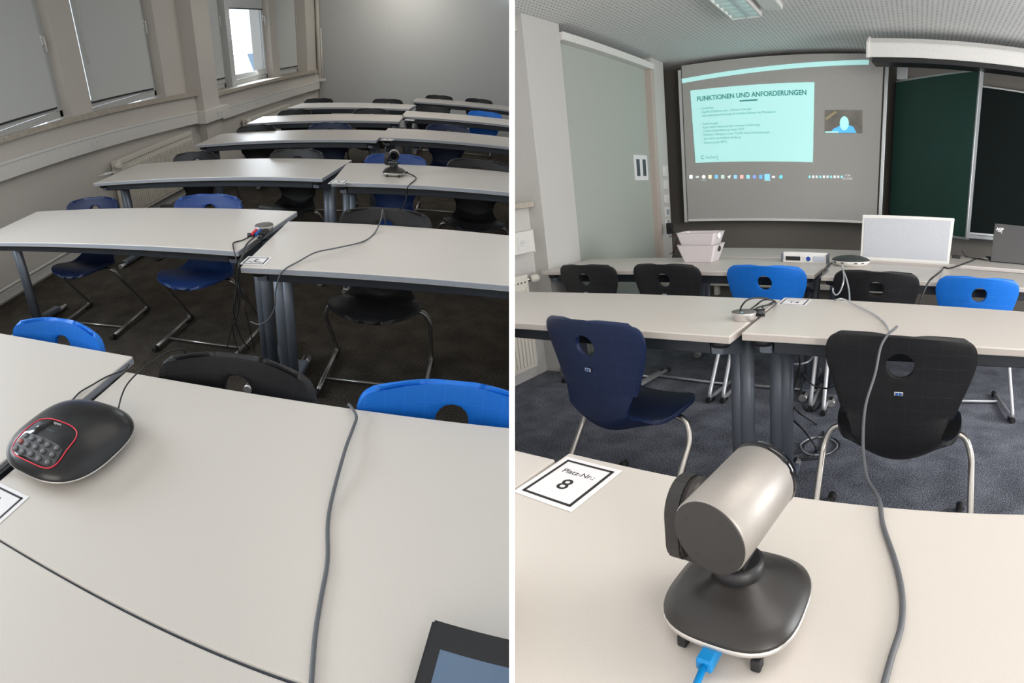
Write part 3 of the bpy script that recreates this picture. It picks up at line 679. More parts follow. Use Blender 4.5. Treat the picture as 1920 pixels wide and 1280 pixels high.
# ptz video camera (both pictures)
def ptz(side, label, loc, rz, barrel_dir, cap_len=.095, lens_front=True, armside=-1, s=1.0):
    t = thing('video_camera', side, label, 'camera', loc, rz); f = sq(3.0)
    mb = MB(); mb.lathe([(.064, .021), (.070, .0245), (.069, .028), (.058, .036), (.040, .044), (.027, .050), (.023, .054)], mat('cam_black', (.022, .020, .019), .38), n=60, shape=f); mb.build('base_cover', t)
    mb = MB(); mb.lathe([(.052, .006), (.064, .013), (.0705, .020), (.0712, .0235), (.069, .0255)], M_silver, n=60, shape=f); b = mb.build('base_rim', t)
    for q in (-.035, .04): MB().box(q - .005, q + .005, -.062, -.050, 0, .012, M_black, .002).build('rubber_foot', b)
    MB().box(-.045, .045, .03, .06, 0, .012, M_black, .003).build('rubber_foot', b)
    mb = MB(); mb.lathe([(.024, .050), (.026, .054), (.026, .066), (.022, .068)], M_black, n=32); mb.build('swivel_neck', t)
    mb = MB(); x = armside; ra = .0265 * s; ax_ = .0385 * s; cz = .092 + .028 * s; az_ = cz - .010 * s
    pts = []
    for i in range(17): a = PI * i / 16; pts.append((x * ax_, ra * math.cos(a), az_ + ra * math.sin(a)))
    pts += [(x * ax_, -ra, .082), (x * ax_, -ra * .93, .074), (x * ax_, -ra * .7, .066), (x * ax_, ra * .7, .066), (x * ax_, ra * .93, .074), (x * ax_, ra, .082)]
    mb.prism(pts, (x * .018, 0, 0), mat('cam_black', (.022, .020, .019), .38), .0025)
    mb.prism([(x * (ax_ + .010), -.020, .062), (x * (ax_ + .010), .020, .062), (x * (ax_ + .010), .020, .078), (x * (ax_ + .010), -.020, .078)], (-x * .07, 0, 0), mat('cam_black', (0, 0, 0)), .003)
    ao = mb.build('side_arm', t)
    for f_ in ao.data.polygons: f_.use_smooth = False
    mb = MB(); ax = Vector((-x, 0, 0)); rh = .0255 * s
    mb.lathe([(rh, 0), (rh, .0075 * s), (rh * .95, .008 * s), (rh * .95, .0092 * s), (rh, .0098 * s), (rh, .020 * s)], mat('cam_bronze', (.040, .033, .029), .4), (x * ax_, 0, az_), 40, axis=ax, smooth=True); mb.build('tilt_hub', t)
    d = Vector(barrel_dir).normalized(); c = Vector((0, 0, cz)); L = cap_len; rb = .0315 * s
    mb = MB(); mb.lathe([(rb * .96, -L * .5), (rb, -L * .48), (rb, L * .48), (rb * .97, L * .5)], mat('barrel_silver', (.38, .355, .33), .5, metal=.65), c, 56, axis=d); br = mb.build('barrel', t)
    mb = MB(); mb.lathe([(rb * .965, -L * .5 - .0015), (rb * .965, -L * .5 + .001)], mat('cap_dark', (.030, .028, .027), .5), c, 56, axis=d)
    for i in range(4):
        u = d.cross(Vector((0, 0, 1))).normalized(); v = d.cross(u); a = 2 * PI * i / 4 + .6; mb.lathe([(.0018, -L * .5 - .0017), (.0018, -L * .5 - .0010)], mat('cap_screw', (.022, .021, .02), .5), c + u * rb * .7 * math.cos(a) + v * rb * .7 * math.sin(a), 8, axis=d)
    mb.build('rear_cap', br)
    mb = MB(); mb.lathe([(rb * .98, L * .5 - .002), (rb * 1.02, L * .5 + .004), (rb * .98, L * .5 + .010), (rb * .76, L * .5 + .011), (rb * .63, L * .5 + .006)], M_blackgl, c, 48, axis=d); mb.build('lens', br)
    return t
PZ = thing_loc = Vector((-.152, .462, TZ))
pc = ptz('R', 'large silver and black swivelling video camera on the foreground table, right picture', (-.154, .447, TZ), R_(-4), (.13, 1, .10), .102, s=1.22)
mb = MB(); mb.box(-.008, .008, -.085, -.060, .008, .020, mat('blue_plug_bright', (.0, .22, .55), .4), .002); mb.tube([(0, -.083, .014), (.002, -.12, .008), (.003, -.2, .004)], .0035, mat('blue_plug_bright', (0, 0, 0)), 8)
mb.build('blue_connector', pc)
pz = at('L', 737, 330, z=TZ)
ptz('L', 'small black video camera on the third-row table facing us, left picture', (pz.x, pz.y + .02, TZ), R_(3), (.1, -1, .02), .07, armside=-1)
mb = MB(); q = at('L', 759, 323, z=TZ + .014); mb.box(-.02, .02, -.007, .007, -.006, .006, M_black, .002); place(mb.build('cable_plug'), 'L', 'black plug on the right side of the small video camera', 'plug', loc=q)

# tablet, lower right of the left picture
tl = at('L', 812, 1158, z=TZ + .045); tr = at('L', 955, 1196, z=TZ + .045)
tb = thing('tablet', 'L', 'black tablet corner with blue lit display at the bottom by the divider', 'tablet', tl, math.atan2(tr.y - tl.y, tr.x - tl.x))
mb = MB(); tilt = R_(28)
def tp(u, v, w_): return Vector((u, -v * math.cos(tilt) + w_ * math.sin(tilt) * 0, -v * math.sin(tilt) * .35 + w_))
mb.prism([tp(0, 0, 0), tp(.25, 0, 0), tp(.25, .17, 0), tp(0, .17, 0)], (0, 0, -.010), M_black, .003); mb.build('tablet_body', tb)
mb = MB(); mb.poly([tp(.020, .040, .0006), tp(.23, .040, .0006), tp(.23, .15, .0006), tp(.020, .15, .0006)], mat('tablet_display', (.055, .085, .13), .1, emit=.9)); mb.build('tablet_display', tb)

# ================================================================== RIGHT ROOM shell
RX = -2.30; FY = 5.25; RC = 2.31
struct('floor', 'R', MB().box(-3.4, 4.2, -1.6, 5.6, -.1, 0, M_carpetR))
struct('ceiling', 'R', MB().box(-3.4, 4.2, -1.6, 5.6, RC, RC + .1, M_ceil))
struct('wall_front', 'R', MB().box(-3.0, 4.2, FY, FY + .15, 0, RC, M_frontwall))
mb = MB()
mb.box(-2.80, RX, 2.95, 3.34, 0, RC, M_wallR, .004)
mb.box(-2.80, -2.42, -1.6, 2.95, 0, 1.155, M_wallR)
mb.box(-2.80, -2.66, -1.6, -.6, 1.155, RC, M_wallR)
mb.box(-2.80, -2.35, -1.6, 2.95, 2.22, RC, M_wallR)
mb.box(-2.62, RX + .0, 4.68, 4.93, 0, RC, M_wallR, .003)
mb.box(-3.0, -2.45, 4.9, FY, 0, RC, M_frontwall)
struct('wall_left', 'R', mb)
struct('wall_right', 'R', MB().box(3.2, 3.35, -1.6, FY, 0, RC, M_wallR))
struct('wall_back', 'R', MB().box(-3.0, 4.2, -1.7, -1.55, 0, RC, M_wallR))
struct('trim_4', 'R', MB().box(-2.62, -2.345, 3.34, 4.68, 0, 2.22, M_panel))
struct('trim_5', 'R', MB().box(-2.62, -2.275, 3.34, 4.70, 2.21, 2.262, M_white, .006))
struct('trim_6', 'R', MB().box(-2.62, -2.285, 4.64, 4.70, 0, 2.21, mat('warm_post', (.50, .43, .38), .6), .004))
struct('trim_7', 'R', MB().box(-2.72, -2.36, -1.6, 2.945, 1.155, 1.19, M_stone, .004))
mb = MB(); mb.box(-2.34, 4.0, FY - .02, FY, 0, .09, M_white, .003); struct('baseboard_front', 'R', mb)
window(6, 'R', .75, 2.80, 1.19, 2.22, -2.66, handle=False)
window(7, 'R', -.6, .72, 1.19, 2.22, -2.66, handle=False)
t = thing('cable_duct', 'R', 'white cable duct end with a socket left of the pillar, right picture', 'duct', (-2.42, 2.0, .94)); mb = MB()
mb.box(0, .085, -3.4, .86, -.07, .07, M_duct, .004); mb.build('duct_channel', t); mb = MB(); mb.box(.0, .092, .855, .862, -.074, .074, M_white, .002); mb.build('end_cap', t)
socket_pair(t, (.085, .74, 0), (1, 0, 0), (0, 1, 0), .085)
radiator('R', -2.30, 1.2, 2.72, .12, .74, 'cream radiator at the far left edge of the right picture, beside the pillar')
# second valve visible beside the pillar
mb = MB(); mb.tube([(0, 0, 0), (0, .05, 0)], .014, M_chrome, 8); mb.lathe([(.020, 0), (.027, .01), (.027, .045), (.02, .055), (.012, .062)], M_rad, (0, .045, 0), 16, axis=Vector((.7, .7, 0)))
place(mb.build('thermostat_valve'), 'R', 'cream thermostat knob right of the radiator and left of the pillar', 'valve', loc=(-2.33, 2.735, .70))
# low radiator / pipes along the front wall under the screen
mb = MB(); mb.box(-.9, .9, -.05, .05, 0, .05, M_rad, .006); mb.box(-.9, .9, -.05, .05, .12, .165, M_rad, .006)
for q in (-.85, 0, .85): mb.box(q - .02, q + .02, -.02, .05, -.10, .2, M_rad)
place(mb.build('wall_rail'), 'R', 'cream horizontal skirting heater below the desk on the front wall', 'heater', loc=(-1.1, FY - .06, .25))
# socket column
t = thing('socket_column', 'R', 'vertical column of white switches and sockets beside the projection screen', 'sockets', (RX, 4.84, 0))
for z, hh_ in ((1.37, .05), (1.25, .04), (1.12, .04), (1.0, .045), (.90, .035), (.80, .035)):
    mb = MB(); mb.box(0, .012, -.045, .045, z - hh_, z + hh_, M_white, .003); pl = mb.build('switch_plate', t)
    mb = MB(); mb.box(.012, .016, -.026, .026, z - .024, z + .024, M_duct if z > 1.05 else M_edge, .002); mb.build('rocker', pl)
cable('R', [(1256, 425, 'y', 4.7), (1262, 432, 'y', 4.6), (1270, 445, 'y', 4.5), (1266, 462, 'y', 4.5), (1262, 478, 'y', 4.5), (1258, 500, 'y', 4.5)], .005, M_cableb, 'black cable hanging from the socket column behind the baskets')
cable('R', [(1255, 445, 'y', 4.7), (1265, 440, 'y', 4.55), (1274, 452, 'y', 4.45), (1262, 472, 'y', 4.5), (1256, 476, 'y', 4.7)], .004, mat('dark_red_cable', (.12, .02, .02), .5), 'thin dark red cable beside the socket column')
mb = MB(); mb.box(-.03, .03, -.02, .02, -.05, .05, M_black, .008); place(mb.build('power_adapter'), 'R', 'small black power adapter plugged in the socket column', 'adapter', loc=at('R', 1256, 428, y=4.68))
# poster
mb = MB(); t = thing('wall_notice', 'R', 'white notice sheet with two dark pictures on the grey wall panel', 'poster', (-2.345, 4.46, 1.40))
MB().box(0, .003, -.125, .125, -.105, .105, M_paper).build('paper_sheet', t)
for a in (-.085, .03): MB().box(.003, .004, a, a + .06, -.07, .07, mat('photo_dark', (.06, .075, .09), .4)).build('printed_photo', t)
# ceiling lamps
t = thing('ceiling_light', 'R', 'rectangular louvred ceiling lamp at the top of the right picture', 'lamp', (-1.19, 3.55, RC))
mb = MB(); mb.box(-.105, -.095, -.35, .35, -.045, 0, M_white); mb.box(.095, .105, -.35, .35, -.045, 0, M_white); mb.box(-.105, .105, .34, .35, -.045, 0, M_white); mb.box(-.105, .105, -.35, -.34, -.045, 0, M_white); mb.build('lamp_frame', t)
mb = MB(); mb.box(-.095, .095, -.34, .34, -.008, -.004, mat('lamp_tube_glow', (.75, 1.0, .93), .5, emit=1.1)); mb.build('lamp_diffuser', t)
mb = MB()
for i in range(9): mb.box(-.095, .095, -.33 + i * .08, -.326 + i * .08, -.045, -.008, M_alu)
mb.box(-.002, .002, -.34, .34, -.045, -.008, M_alu); mb.build('louvre', t)
t = thing('ceiling_light', 'R', 'narrow unlit lamp housing right of the louvred ceiling lamp', 'lamp', (-.99, 3.50, RC)); mb = MB(); mb.box(-.06, .06, -.34, .34, -.03, 0, M_white, .006); mb.build('lamp_frame', t)

# projection screen with its projected picture
SY = 5.0
def sp(px, py, dy=0.0): return at('R', px, py, y=SY - dy)
sTL, sTR, sBR, sBL = sp(1278, 130), sp(1657, 110), sp(1641, 417), sp(1291, 418)
x0, x1 = sTL.x, sTR.x; zb = .91; zt = RC - .005
ps = thing('projection_screen', 'R', 'large grey projection screen showing a turquoise slide', 'screen', ((x0 + x1) / 2, SY, zb))
o_ = Vector(ps.location)
mb = MB(); mb.box(x0 - o_.x, x1 - o_.x, 0, .006, 0, zt - zb - .03, M_screen); mb.build('screen_cloth', ps)
for xx in (x0, x1): MB().box(xx - o_.x - (.045 if xx == x0 else -.012), xx - o_.x - (.012 if xx == x0 else -.045), .01, .05, -.02 if xx == x0 else -.05, zt - zb - .06, M_alu if xx == x1 else M_winframe, .004).build('guide_rail', ps)
MB().box(x0 - o_.x, x1 - o_.x, -.004, .010, -.012, .010, M_white, .003).build('bottom_bar', ps)
def sq_(pts, m, nm, dy):
    mb = MB(); mb.prism([at('R', px, py, y=SY - dy) - o_ for px, py in pts], (0, .0012, 0), m); return mb.build(nm, ps)
M_slide = mat('projected_slide', (.44, .78, .76), .9, emit=.52, var=.03, scale=2)
M_teal = mat('slide_text_teal', (.05, .22, .21), .9, emit=.5)
sq_([(1278, 148), (1629, 112), (1629, 121), (1279, 156)][::1], M_slide, 'window_title_bar', .004)
SLQ = [(1294, 170), (1527, 154), (1524, 304), (1304, 305)]
sl = sq_(SLQ, M_slide, 'slide', .004)
A_, B_, C_, D_ = [at('R', px, py, y=SY - .007) - o_ for px, py in SLQ]
def slide_text(txt, u, v, h, m=M_teal, w=None, parent=None, quad=None, off=0.0, al='LEFT'):
    qa, qb, qc, qd = quad or (A_, B_, C_, D_)
    o = text_obj('slide_text', txt, 1.0, m, parent or sl, Matrix.Identity(4), 0, al, bold=off)
    W_ = max(v_.co.x for v_ in o.data.vertices) - min(v_.co.x for v_ in o.data.vertices); mn = min(v_.co.x for v_ in o.data.vertices)
    H = (qa - qd).length; Wd = (qb - qa).length
    ku = (w / W_) if w else h * H / Wd
    for vv in o.data.vertices:
        U = u + (vv.co.x - mn) * ku; V = v - vv.co.y * h
        p = (qa * (1 - U) + qb * U) * (1 - V) + (qd * (1 - U) + qc * U) * V
        vv.co = p
    return o
slide_text('FUNKTIONEN UND ANFORDERUNGEN', .055, .125, .088, w=.885, off=.022)
mb = MB(); 
def bl(u, v): return (A_ * (1 - u) + B_ * u) * (1 - v) + (D_ * (1 - u) + C_ * u) * v
mb.prism([bl(.41, .185), bl(.555, .185), bl(.555, .205), bl(.41, .205)], (0, .0008, 0), M_teal); mb.build('slide_underline', sl)
M_t2 = mat('slide_text_soft', (.12, .33, .32), .9, emit=.5)
for v, s_, w_ in ((.255, '•  Funktionen', .12), (.305, '-  Zugriff auf Mailboxen über „Outlook on the web“', .44), (.355, '-  Remotedesktopverbindung auf virtuellen Desktop des Mitarbeiters', .63),
                  (.465, '•  Anforderungen', .155), (.515, '-  Keine Admin Rechte auf dem Hardware-Client nötig', .50), (.565, '-  2-Faktor Authentifizierung mittels TOTP', .37), (.615, '-  Nahtloser Übergang zu neuer TimeID, keine Unterbrechungen', .58), (.67, '-  Sehr leicht verständliche Anleitung', .34), (.725, '-  Monitoring über PRTG', .22)):
    slide_text(s_, .07, v, .045, M_t2, w_)
slide_text('C', .055, .93, .075, M_teal); slide_text('SanData', .095, .93, .05, M_t2, .095); slide_text('|', .20, .93, .08, M_t2)
# video tile: speaker on a call
M_img = mat('video_dark', (.14, .11, .08), .9, emit=.35); vt = sq_([(1547, 206), (1617, 206), (1617, 250), (1547, 250)], mat('video_backdrop', (.20, .185, .165), .9, emit=.12, var=.25, scale=9), 'video_tile', .004)
def flat(pts, m, nm, dy=.007): 
    mb = MB(); mb.prism([at('R', px, py, y=SY - dy) - o_ for px, py in pts], (0, .0012, 0), m); return mb.build(nm, vt)
flat([(1547, 221), (1566, 208), (1570, 210), (1549, 226)], mat('video_streak', (.32, .27, .16), .9, emit=.3), 'video_streak', .006)
flat([(1556 + q, r) for q, r in ((0, 249), (6, 242), (20, 235), (30, 232), (38, 235), (44, 238), (50, 249))], mat('video_shirt', (.10, .42, .72), .9, emit=.7), 'video_person_shirt')
flat([(1583 + 8.5 * math.cos(a * PI / 10), 231 + 13 * math.sin(a * PI / 10)) for a in range(20)], mat('video_face', (.36, .72, .74), .9, emit=.8), 'video_person_face', .010)
flat([(1547, 246), (1572, 246), (1572, 249), (1547, 249)], M_slide, 'video_caption_bar', .013)
# taskbar icons
cols = [(.8, .85, .85), (.55, .6, .6), (.85, .8, .75), (.75, .7, .5), (.2, .5, .75), (.5, .65, .6), (.8, .85, .85), (.3, .55, .75), (.8, .45, .4), (.3, .65, .75), (.25, .35, .8), (.15, .45, .85), (.25, .6, .9), (.7, .7, .7), (.15, .65, .75)]
for i, cc_ in enumerate(cols):
    px = 1295.5 + i * 11.9 + (0 if i < 14 else 2); h_ = 3.4 if i not in (1, 13) else 1.8
    m_ = mat('icon_%d' % i, cc_, .9, emit=.75)
    if i in (2, 10, 14): pts = [(px + 3.3 * math.cos(a * PI / 6), 331.5 + 3.4 * math.sin(a * PI / 6)) for a in range(12)]
    elif i == 6: pts = [(px - 3.4, 331), (px + 3, 328), (px + 1.5, 335)]
    else: pts = [(px - 3, 331.5 - h_), (px + 3, 331.5 - h_), (px + 3, 331.5 + h_), (px - 3, 331.5 + h_)]
    if i == 12: pts = [(px - 5, 326), (px + 5, 326), (px + 5, 337), (px - 5, 337)]
    sq_(pts, m_, 'taskbar_icon', .004)
sq_([(1314, 337.2), (1324, 337.2), (1324, 338), (1314, 338)], M_slide, 'taskbar_mark', .004); sq_([(1433, 337.6), (1445, 337.6), (1445, 338.8), (1433, 338.8)], M_slide, 'taskbar_mark', .006)
for i in range(10):
    px = 1518 + i * 6.7; pts = [(px - 2, 329), (px + 2, 329), (px + 2, 333.6), (px - 2, 333.6)] if i % 3 else [(px + 2.2 * math.cos(a * PI / 6), 331.4 + 2.6 * math.sin(a * PI / 6)) for a in range(12)]
    sq_(pts, mat('tray_%d' % (i % 3), [(.3, .7, .75), (.8, .82, .8), (.6, .7, .75)][i % 3], .9, emit=.6), 'tray_icon', .004)
q4 = tuple(at('R', px, py, y=SY - .006) - o_ for px, py in ((1580, 325), (1600, 325), (1600, 338), (1580, 338)))
slide_text('11:26', .2, .28, .42, mat('tray_white', (.8, .82, .8), .9, emit=.6), .5, ps, q4); slide_text('22.12.2021', .0, .75, .38, mat('tray_white', (0, 0, 0)), .9, ps, q4)

# roller case under the ceiling
t = thing('screen_housing', 'R', 'long white roller screen housing under the ceiling at top right', 'housing', (-.42, 4.40, 2.15), R_(-7))
mb = MB(); mb.prism([(0, -.05, -.04), (0, -.055, .05), (0, -.02, .09), (0, .08, .09), (0, .08, -.04)], (2.6, 0, 0), M_white, .004); mb.build('housing_shell', t)
mb = MB(); mb.prism([(-.012, -.06, -.045), (-.012, -.065, .055), (-.012, -.02, .10), (-.012, .09, .10), (-.012, .09, -.045)], (.022, 0, 0), M_white, .003); mb.build('end_cap', t)
mb = MB(); mb.box(.03, 2.6, -.045, .10, -.075, -.042, M_black, .003); mb.build('slot', t)
# chalk boards
def board(a, b, zb_, zt_, label, th=.03, m=M_green):
    a = Vector(a); b = Vector(b); L = (b - a).length
    t = thing('chalkboard', 'R', label, 'board', (a.x, a.y, zb_), math.atan2(b.y - a.y, b.x - a.x))
    mb = MB(); mb.box(.01, L - .01, 0, th, .01, zt_ - zb_ - .01, m); mb.build('writing_surface', t)
    mb = MB(); H = zt_ - zb_
    mb.box(0, L, -.004, th + .004, 0, .018, M_alu, .002); mb.box(0, L, -.004, th + .004, H - .014, H, M_alu, .002); mb.box(0, .014, -.004, th + .004, 0, H, M_black); mb.box(L - .016, L, -.004, th + .004, 0, H, M_alu, .002); mb.build('board_frame', t)
    return t
board((-.255, 5.08), (.40, 4.36), .855, 2.09, 'green chalkboard wing swung out toward the room')
bb = board((-.20, 5.16), (2.4, 5.16), .855, 2.13, 'dark fixed chalkboard behind the green wing at the right edge', m=mat('chalkboard_dark', (.004, .008, .0075), .8, spec=.15))
MB().box(.4, 2.6, -.14, 0, -.03, .0, M_alu, .004).build('chalk_tray', bb)
mb = MB(); mb.box(-.045, .045, -.05, .05, 0, .10, M_alu, .006); mb.box(-.03, .03, -.03, .03, -1.4, 0, M_frontwall); place(mb.build('board_column'), 'R', 'grey lift column head at the hinge of the green chalkboard', 'column', loc=(-.20, 5.12, 2.10))

# objects on the desks
def panel():
    a, b = at('R', 1613, 489, z=TZ), at('R', 1783, 491, z=TZ)
    t = thing('white_panel', 'R', 'large white framed panel standing on the desk before the chalkboard', 'panel', (-.345, 3.58, TZ), R_(3)); W_ = .59; H = .285
    mb = MB(); mb.prism([(-.006, 0, 0), (W_ - .014, 0, 0), (W_, 0, H + .012), (0, 0, H)], (0, .05, 0), M_white, .003); mb.build('panel_body', t)
    mb = MB(); mb.prism([(.012, -.002, .022), (W_ - .030, -.002, .022), (W_ - .022, -.002, H - .004), (.014, -.002, H - .018)], (0, .002, 0), mat('panel_face', (.50, .515, .55), .5)); mb.build('panel_face', t)
    return t
panel()
def basket(z0, h, wt, wb, label):
    t = thing('storage_basket', 'R', label, 'basket', (-1.325, 3.27, z0), R_(2), 'stacked baskets'); bm = MB(); th = .004; dpt, dpb = wt * .78, wb * .78
    bm_ = bm.bm; k = bm.mi(M_bin)
    def ringv(w_, d_, z): 
        return [bm_.verts.new((x * w_ / 2 * .96 if abs(x) == 1 and 0 else x * w_ / 2, y * d_ / 2, z)) for x, y in ((-1, -.85), (-.9, -1), (.9, -1), (1, -.85), (1, .85), (.9, 1), (-.9, 1), (-1, .85))]
    R0 = ringv(wb, dpb, 0); R1 = ringv(wt, dpt, h); R2 = ringv(wt + .008, dpt + .008, h + .003); R3 = ringv(wt - .012, dpt - .012, h + .003); R4 = ringv(wb - 2 * th, dpb - 2 * th, .005)
    for a, b in ((R0, R1), (R1, R2), (R2, R3), (R3, R4)):
        for i in range(8): f = bm_.faces.new((a[i], a[(i + 1) % 8], b[(i + 1) % 8], b[i])); f.material_index = k
    bm_.faces.new(R0[::-1]); bm_.faces.new(R4); bm.build('basket_body', t)
    sx = (wt + wb) / 4 + (wt - wb) / 4 * .55
    mb = MB(); mb.lathe([(.020, -.003), (.020, .0035)], M_ink if z0 < .8 else M_paper, (sx + .003, -.02, h * .78), 20, axis=Vector((1, -.5, 0)), shape=lambda a: 1 if abs(math.sin(a)) < .01 else 1 / math.sqrt(math.cos(a) ** 2 * 2.6 + math.sin(a) ** 2)); mb.build('handle_hole', t)
    return t
basket(TZ + .001, .105, .262, .190, 'lower lilac-white basket of the stack on the table by the screen')
basket(TZ + .095, .085, .262, .205, 'upper lilac-white basket of the stack, with a bright oval grip')
t = thing('desk_socket', 'R', 'white desk socket box with blue round outlet near the speakerphone', 'socket box', (-.665, 3.30, TZ), R_(1))
mb = MB(); mb.prism([(-.135, 0, 0), (-.135, .06, 0), (-.135, .06, .060), (-.135, .012, .060)], (.27, 0, 0), M_white, .003); mb.build('socket_housing', t)
for q in (-.145, .135): MB().box(q, q + .012, -.002, .062, 0, .052, M_frame, .002).build('end_cap', t)
mb = MB(); mb.box(-.115, -.025, -.003, .001, .012, .036, M_black); mb.build('open_slot', t)
mb = MB(); mb.box(.0, .05, -.002, .003, .008, .040, M_paper, .002); sp_ = mb.build('socket_plate', t); MB().lathe([(.014, 0), (.014, .003)], mat('outlet_blue', (.01, .06, .35), .4), (.025, -.001, .024), 24, axis=Vector((0, -1, 0))).build('socket_outlet', sp_)
MB().box(.055, .125, -.002, .003, .006, .040, mat('lid_lilac', (.5, .53, .62), .4), .002).build('socket_lid', t)
sc_ = at('R', 1592, 500, z=TZ)
t = thing('speakerphone', 'R', 'round speakerphone with dark green-black top and white base on the front table', 'speakerphone', (sc_.x, sc_.y + .08, TZ), 0)
MB().lathe([(.085, 0), (.095, .004), (.112, .020), (.116, .030), (.113, .033)], M_white, n=56).build('base_body', t)
MB().lathe([(.114, .030), (.115, .033), (.100, .043), (.07, .052), (.03, .058), (.005, .059)], mat('speaker_grille', (.035, .042, .040), .6, bump=.2, scale=600), n=56).build('speaker_top', t)
for a in (-2.4, -1.9, -1.2, -.8): MB().box(-.009, .009, -.002, .002, -.003, .003, M_black, rz=a + PI / 2).build('port', t).location = (.1155 * math.cos(a), .1155 * math.sin(a), .024)
# laptop at right
lp = at('R', 1857, 490, z=TZ + .004)
t = thing('laptop', 'R', 'black laptop seen from behind at the right edge, lid with a white AGB sticker', 'laptop', (lp.x, lp.y, TZ), R_(1))
MB().box(0, .36, 0, .25, .002, .016, M_black, .004).build('laptop_base', t)
mb = MB(); mb.prism([(0, -.004, .010), (.36, -.004, .010), (.372, .035, .275), (.012, .035, .275)], (0, .006, -.001), mat('laptop_lid', (.020, .020, .022), .4), .0025); ld = mb.build('laptop_lid', t)
lm = Matrix.Translation((.052, .0284, .236)) @ Matrix.Rotation(R_(81.6), 4, 'X')
text_obj('lid_sticker', 'AGB', .028, M_paper, ld, lm, .0002, bold=.0012); mb = MB(); mb.prism([(.034, .0265, .219), (.070, .0265, .219), (.070, .027, .2225), (.034, .027, .2225)], (0, -.0008, 0), M_paper); mb.prism([(.060, .0253, .210), (.068, .0253, .210), (.068, .0258, .214), (.060, .0258, .214)], (0, -.0008, 0), M_paper); mb.build('lid_mark', ld)
mb = MB(); mb.box(-.03, .03, -.02, .02, 0, .02, M_black, .006); place(mb.build('computer_mouse'), 'R', 'small black mouse on the desk right of the white panel', 'mouse', loc=at('R', 1793, 484, z=TZ))
mb = MB(); mb.box(-.02, .02, -.012, .012, 0, .012, M_white, .002); place(mb.build('usb_adapter'), 'R', 'small white adapter plugged in left of the laptop', 'adapter', loc=at('R', 1848, 487, z=TZ))

# cables, right picture
cable('R', [(1851, 487, Z + .008), (1832, 485, Z), (1822, 489, Z), (1800, 497, Z), (1780, 503, Z), (1770, 501, Z), (1766, 506, Z), (1757, 514, 'y', 2.72), (1743, 526, 'y', 2.66), (1733, 545, 'y', 2.62), (1722, 574, 'y', 2.60)], .005, M_cableb, 'black cable from the laptop over the table edge beside the blue chair')
cable('R', [(1804, 471, 'y', 3.8), (1812, 481, Z), (1832, 485, Z + .002)], .005, M_cableb, 'short dark cable beside the laptop adapter')
cable('R', [(1582, 502, Z + .01), (1578, 498, 'y', 3.0), (1581, 507, 'y', 2.72), (1582, 525, 'y', 2.60), (1576, 545, 'y', 2.58), (1568, 553, 'y', 2.58), (1562, 547, 'y', 2.6), (1562, 540, 'y', 2.62)], .004, M_greytube, 'pale grey cable loop hanging from the speakerphone')
cable('R', [(1581, 506, 'y', 2.72), (1587, 522, 'y', 2.60), (1592, 545, 'y', 2.5), (1593, 566, 'y', 2.3)], .004, M_greytube, 'straight pale grey cable dropping from the speakerphone')
cable('R', [(1556, 500, Z + .006), (1549, 502, Z), (1552, 507, Z), (1545, 513, Z), (1538, 519, Z)], .004, M_cable, 'short cable from the speakerphone into the table gap')
cable('R', [(1562, 566, Z - .03), (1570, 561, Z + .01), (1582, 561, Z + .012), (1600, 570, Z + .004), (1640, 590, Z + .002), (1660, 607, Z), (1668, 622, Z + .01), (1674, 620, Z + .03), (1682, 612, Z + .05)], .0035, M_greytube, 'pale grey cable running over the table behind the big black chair')
cable('R', [(1682, 612, 'y', 1.50), (1668, 624, 'y', 1.46), (1658, 637, 'y', 1.40), (1650, 655, 'y', 1.36), (1641, 700, 'y', 1.30), (1623, 760, 'y', 1.18), (1618, 830, 'y', 1.03), (1624, 890, 'y', .87), (1642, 925, 'y', .75), (1650, 945, Z + .002), (1656, 985, Z), (1678, 1050, Z), (1691, 1110, Z), (1690, 1170, Z), (1672, 1230, Z), (1655, 1292, Z)], .0035, M_cable, 'long grey cable hanging over the big black chair onto the foreground table')
for pts, lb in (([(1388, 582, Z + .03), (1391, 573, Z + .05), (1402, 562, Z + .07), (1422, 558, Z + .07), (1440, 560, Z + .05), (1455, 567, Z)], 'highest cable arching from the round hub to the table gap'),
                ([(1402, 583, Z + .02), (1415, 574, Z + .03), (1430, 563, Z + .05), (1445, 562, Z + .03), (1455, 567, Z), (1452, 575, .6)], 'middle black cable from the round hub, right picture'),
                ([(1410, 583, Z + .01), (1422, 576, Z + .01), (1437, 572, Z + .01), (1446, 570, Z + .01), (1452, 565, Z), (1462, 569, .66)], 'lower black cable from the round hub, right picture'),
                ([(1428, 586, Z), (1431, 578, Z), (1428, 574, Z + .004), (1438, 572, Z + .004), (1448, 567, Z)], 'small curled cable end with a bead beside the round hub')):
    cable('R', pts, .003, M_cableb, lb)
mb = MB(); mb.tube([(-.022, -.004, 0), (.02, .006, 0)], .013, M_black, 10); place(mb.build('ferrite_bead'), 'R', 'black cable bead beside the round hub, right picture', 'bead', loc=at('R', 1423, 586, z=TZ + .013))
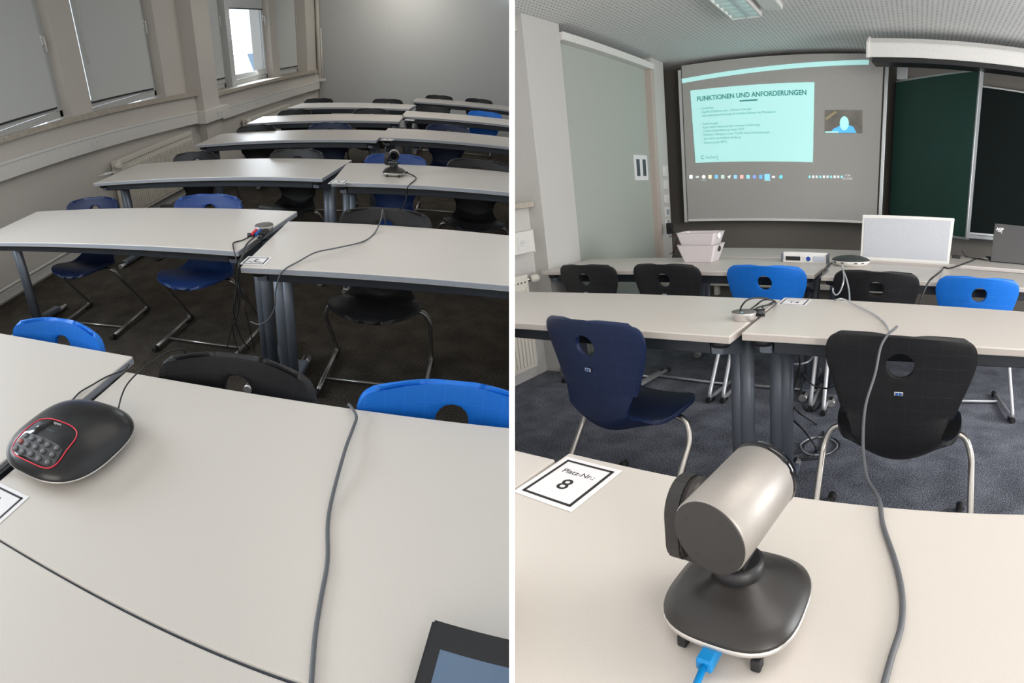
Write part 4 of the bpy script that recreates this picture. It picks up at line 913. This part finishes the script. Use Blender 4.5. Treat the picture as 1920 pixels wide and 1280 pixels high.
# tangle on the carpet and under the middle tables
FZ = .006
tang = [([(1466, 655, 'y', 1.95), (1470, 672, 'y', 1.98), (1490, 682, 'y', 2.1), (1515, 678, 'y', 2.2), (1530, 660, 'y', 2.2)], 'pale cable loop under the middle table joint'),
 ([(1493, 655, 'y', 2.1), (1500, 680, 'y', 2.1), (1488, 730, 'y', 2.1), (1480, 775, 'y', 2.0), (1510, 810, 'y', 1.95), (1530, 845, FZ), (1500, 858, FZ), (1465, 860, FZ)], 'black cable dropping from the joint to the tangle on the carpet'),
 ([(1468, 700, 'y', 1.9), (1475, 745, 'y', 1.9), (1500, 775, 'y', 1.9), (1530, 795, FZ), (1545, 815, FZ), (1530, 850, FZ), (1490, 862, FZ)], 'black cable curving across the grey carpet by the table leg'),
 ([(1465, 855, FZ), (1500, 845, FZ), (1512, 830, FZ), (1540, 818, FZ), (1568, 825, FZ), (1572, 840, FZ), (1540, 858, FZ), (1490, 862, FZ), (1468, 866, FZ)], 'coiled black cable loop on the grey carpet'),
 ([(1505, 845, FZ), (1502, 832, FZ), (1525, 820, FZ), (1555, 822, FZ), (1570, 835, FZ), (1555, 850, FZ), (1520, 852, FZ), (1505, 845, FZ)], 'pale cable loop lying on the grey carpet'),
 ([(1504, 700, 'y', 2.2), (1503, 740, FZ), (1508, 765, FZ), (1525, 770, FZ), (1540, 755, FZ), (1545, 730, FZ)], 'thin black cable around the chair feet behind the middle joint'),
 ([(1507, 703, 'y', 2.3), (1525, 722, 'y', 2.4), (1550, 728, 'y', 2.4), (1566, 722, 'y', 2.4)], 'black cable sagging between the chair legs, right picture')]
for pts, lb in tang: cable('R', pts, .004, M_cableb if 'black' in lb else M_greytube, lb, 'cable tangle on the carpet')

# ------------------------------------------------------------------ put the right room in place, then end everything at the partition
for o, side in ROOTS:
    if side == 'R': o.matrix_world = MW['R'] @ o.matrix_basis
inv = camo.matrix_basis.inverted()
def wmat(o):
    m = o.matrix_basis.copy(); p = o.parent
    while p: m = p.matrix_basis @ m; p = p.parent
    return m
side_of = {o: s for o, s in ROOTS}
removed = []
for o in list(C.objects):
    if o.type != 'MESH': continue
    r = o
    while r.parent: r = r.parent
    s = side_of.get(r)
    if s not in ('L', 'R'): continue
    M = inv @ wmat(o); sg = -1 if s == 'L' else 1
    ds = [sg * (M @ v.co).x for v in o.data.vertices]
    if not ds or min(ds) > hw + 1e-4: continue
    if max(ds) < hw + 1e-3: removed.append(o); continue
    if o.data.users > 1: o.data = o.data.copy()
    bm = bmesh.new(); bm.from_mesh(o.data); Mi = M.inverted()
    pc_ = Mi @ Vector((sg * (hw + .0002), 0, 0)); no = (M.to_3x3().transposed() @ Vector((sg, 0, 0))).normalized()
    res = bmesh.ops.bisect_plane(bm, geom=bm.verts[:] + bm.edges[:] + bm.faces[:], plane_co=pc_, plane_no=no, clear_inner=True)
    ed = [e for e in res['geom_cut'] if isinstance(e, bmesh.types.BMEdge)]
    try: bmesh.ops.holes_fill(bm, edges=ed, sides=0)
    except Exception: pass
    bm.to_mesh(o.data); bm.free()
for o in removed:
    for c in kids(o): c.parent = None; bpy.data.objects.remove(c)
for o in removed:
    try: bpy.data.objects.remove(o)
    except Exception: pass
for o, s in ROOTS:
    try:
        if 'used' in o: del o['used']
    except ReferenceError: pass
for o in list(C.objects):
    if o.type == 'EMPTY' and not kids(o): bpy.data.objects.remove(o)
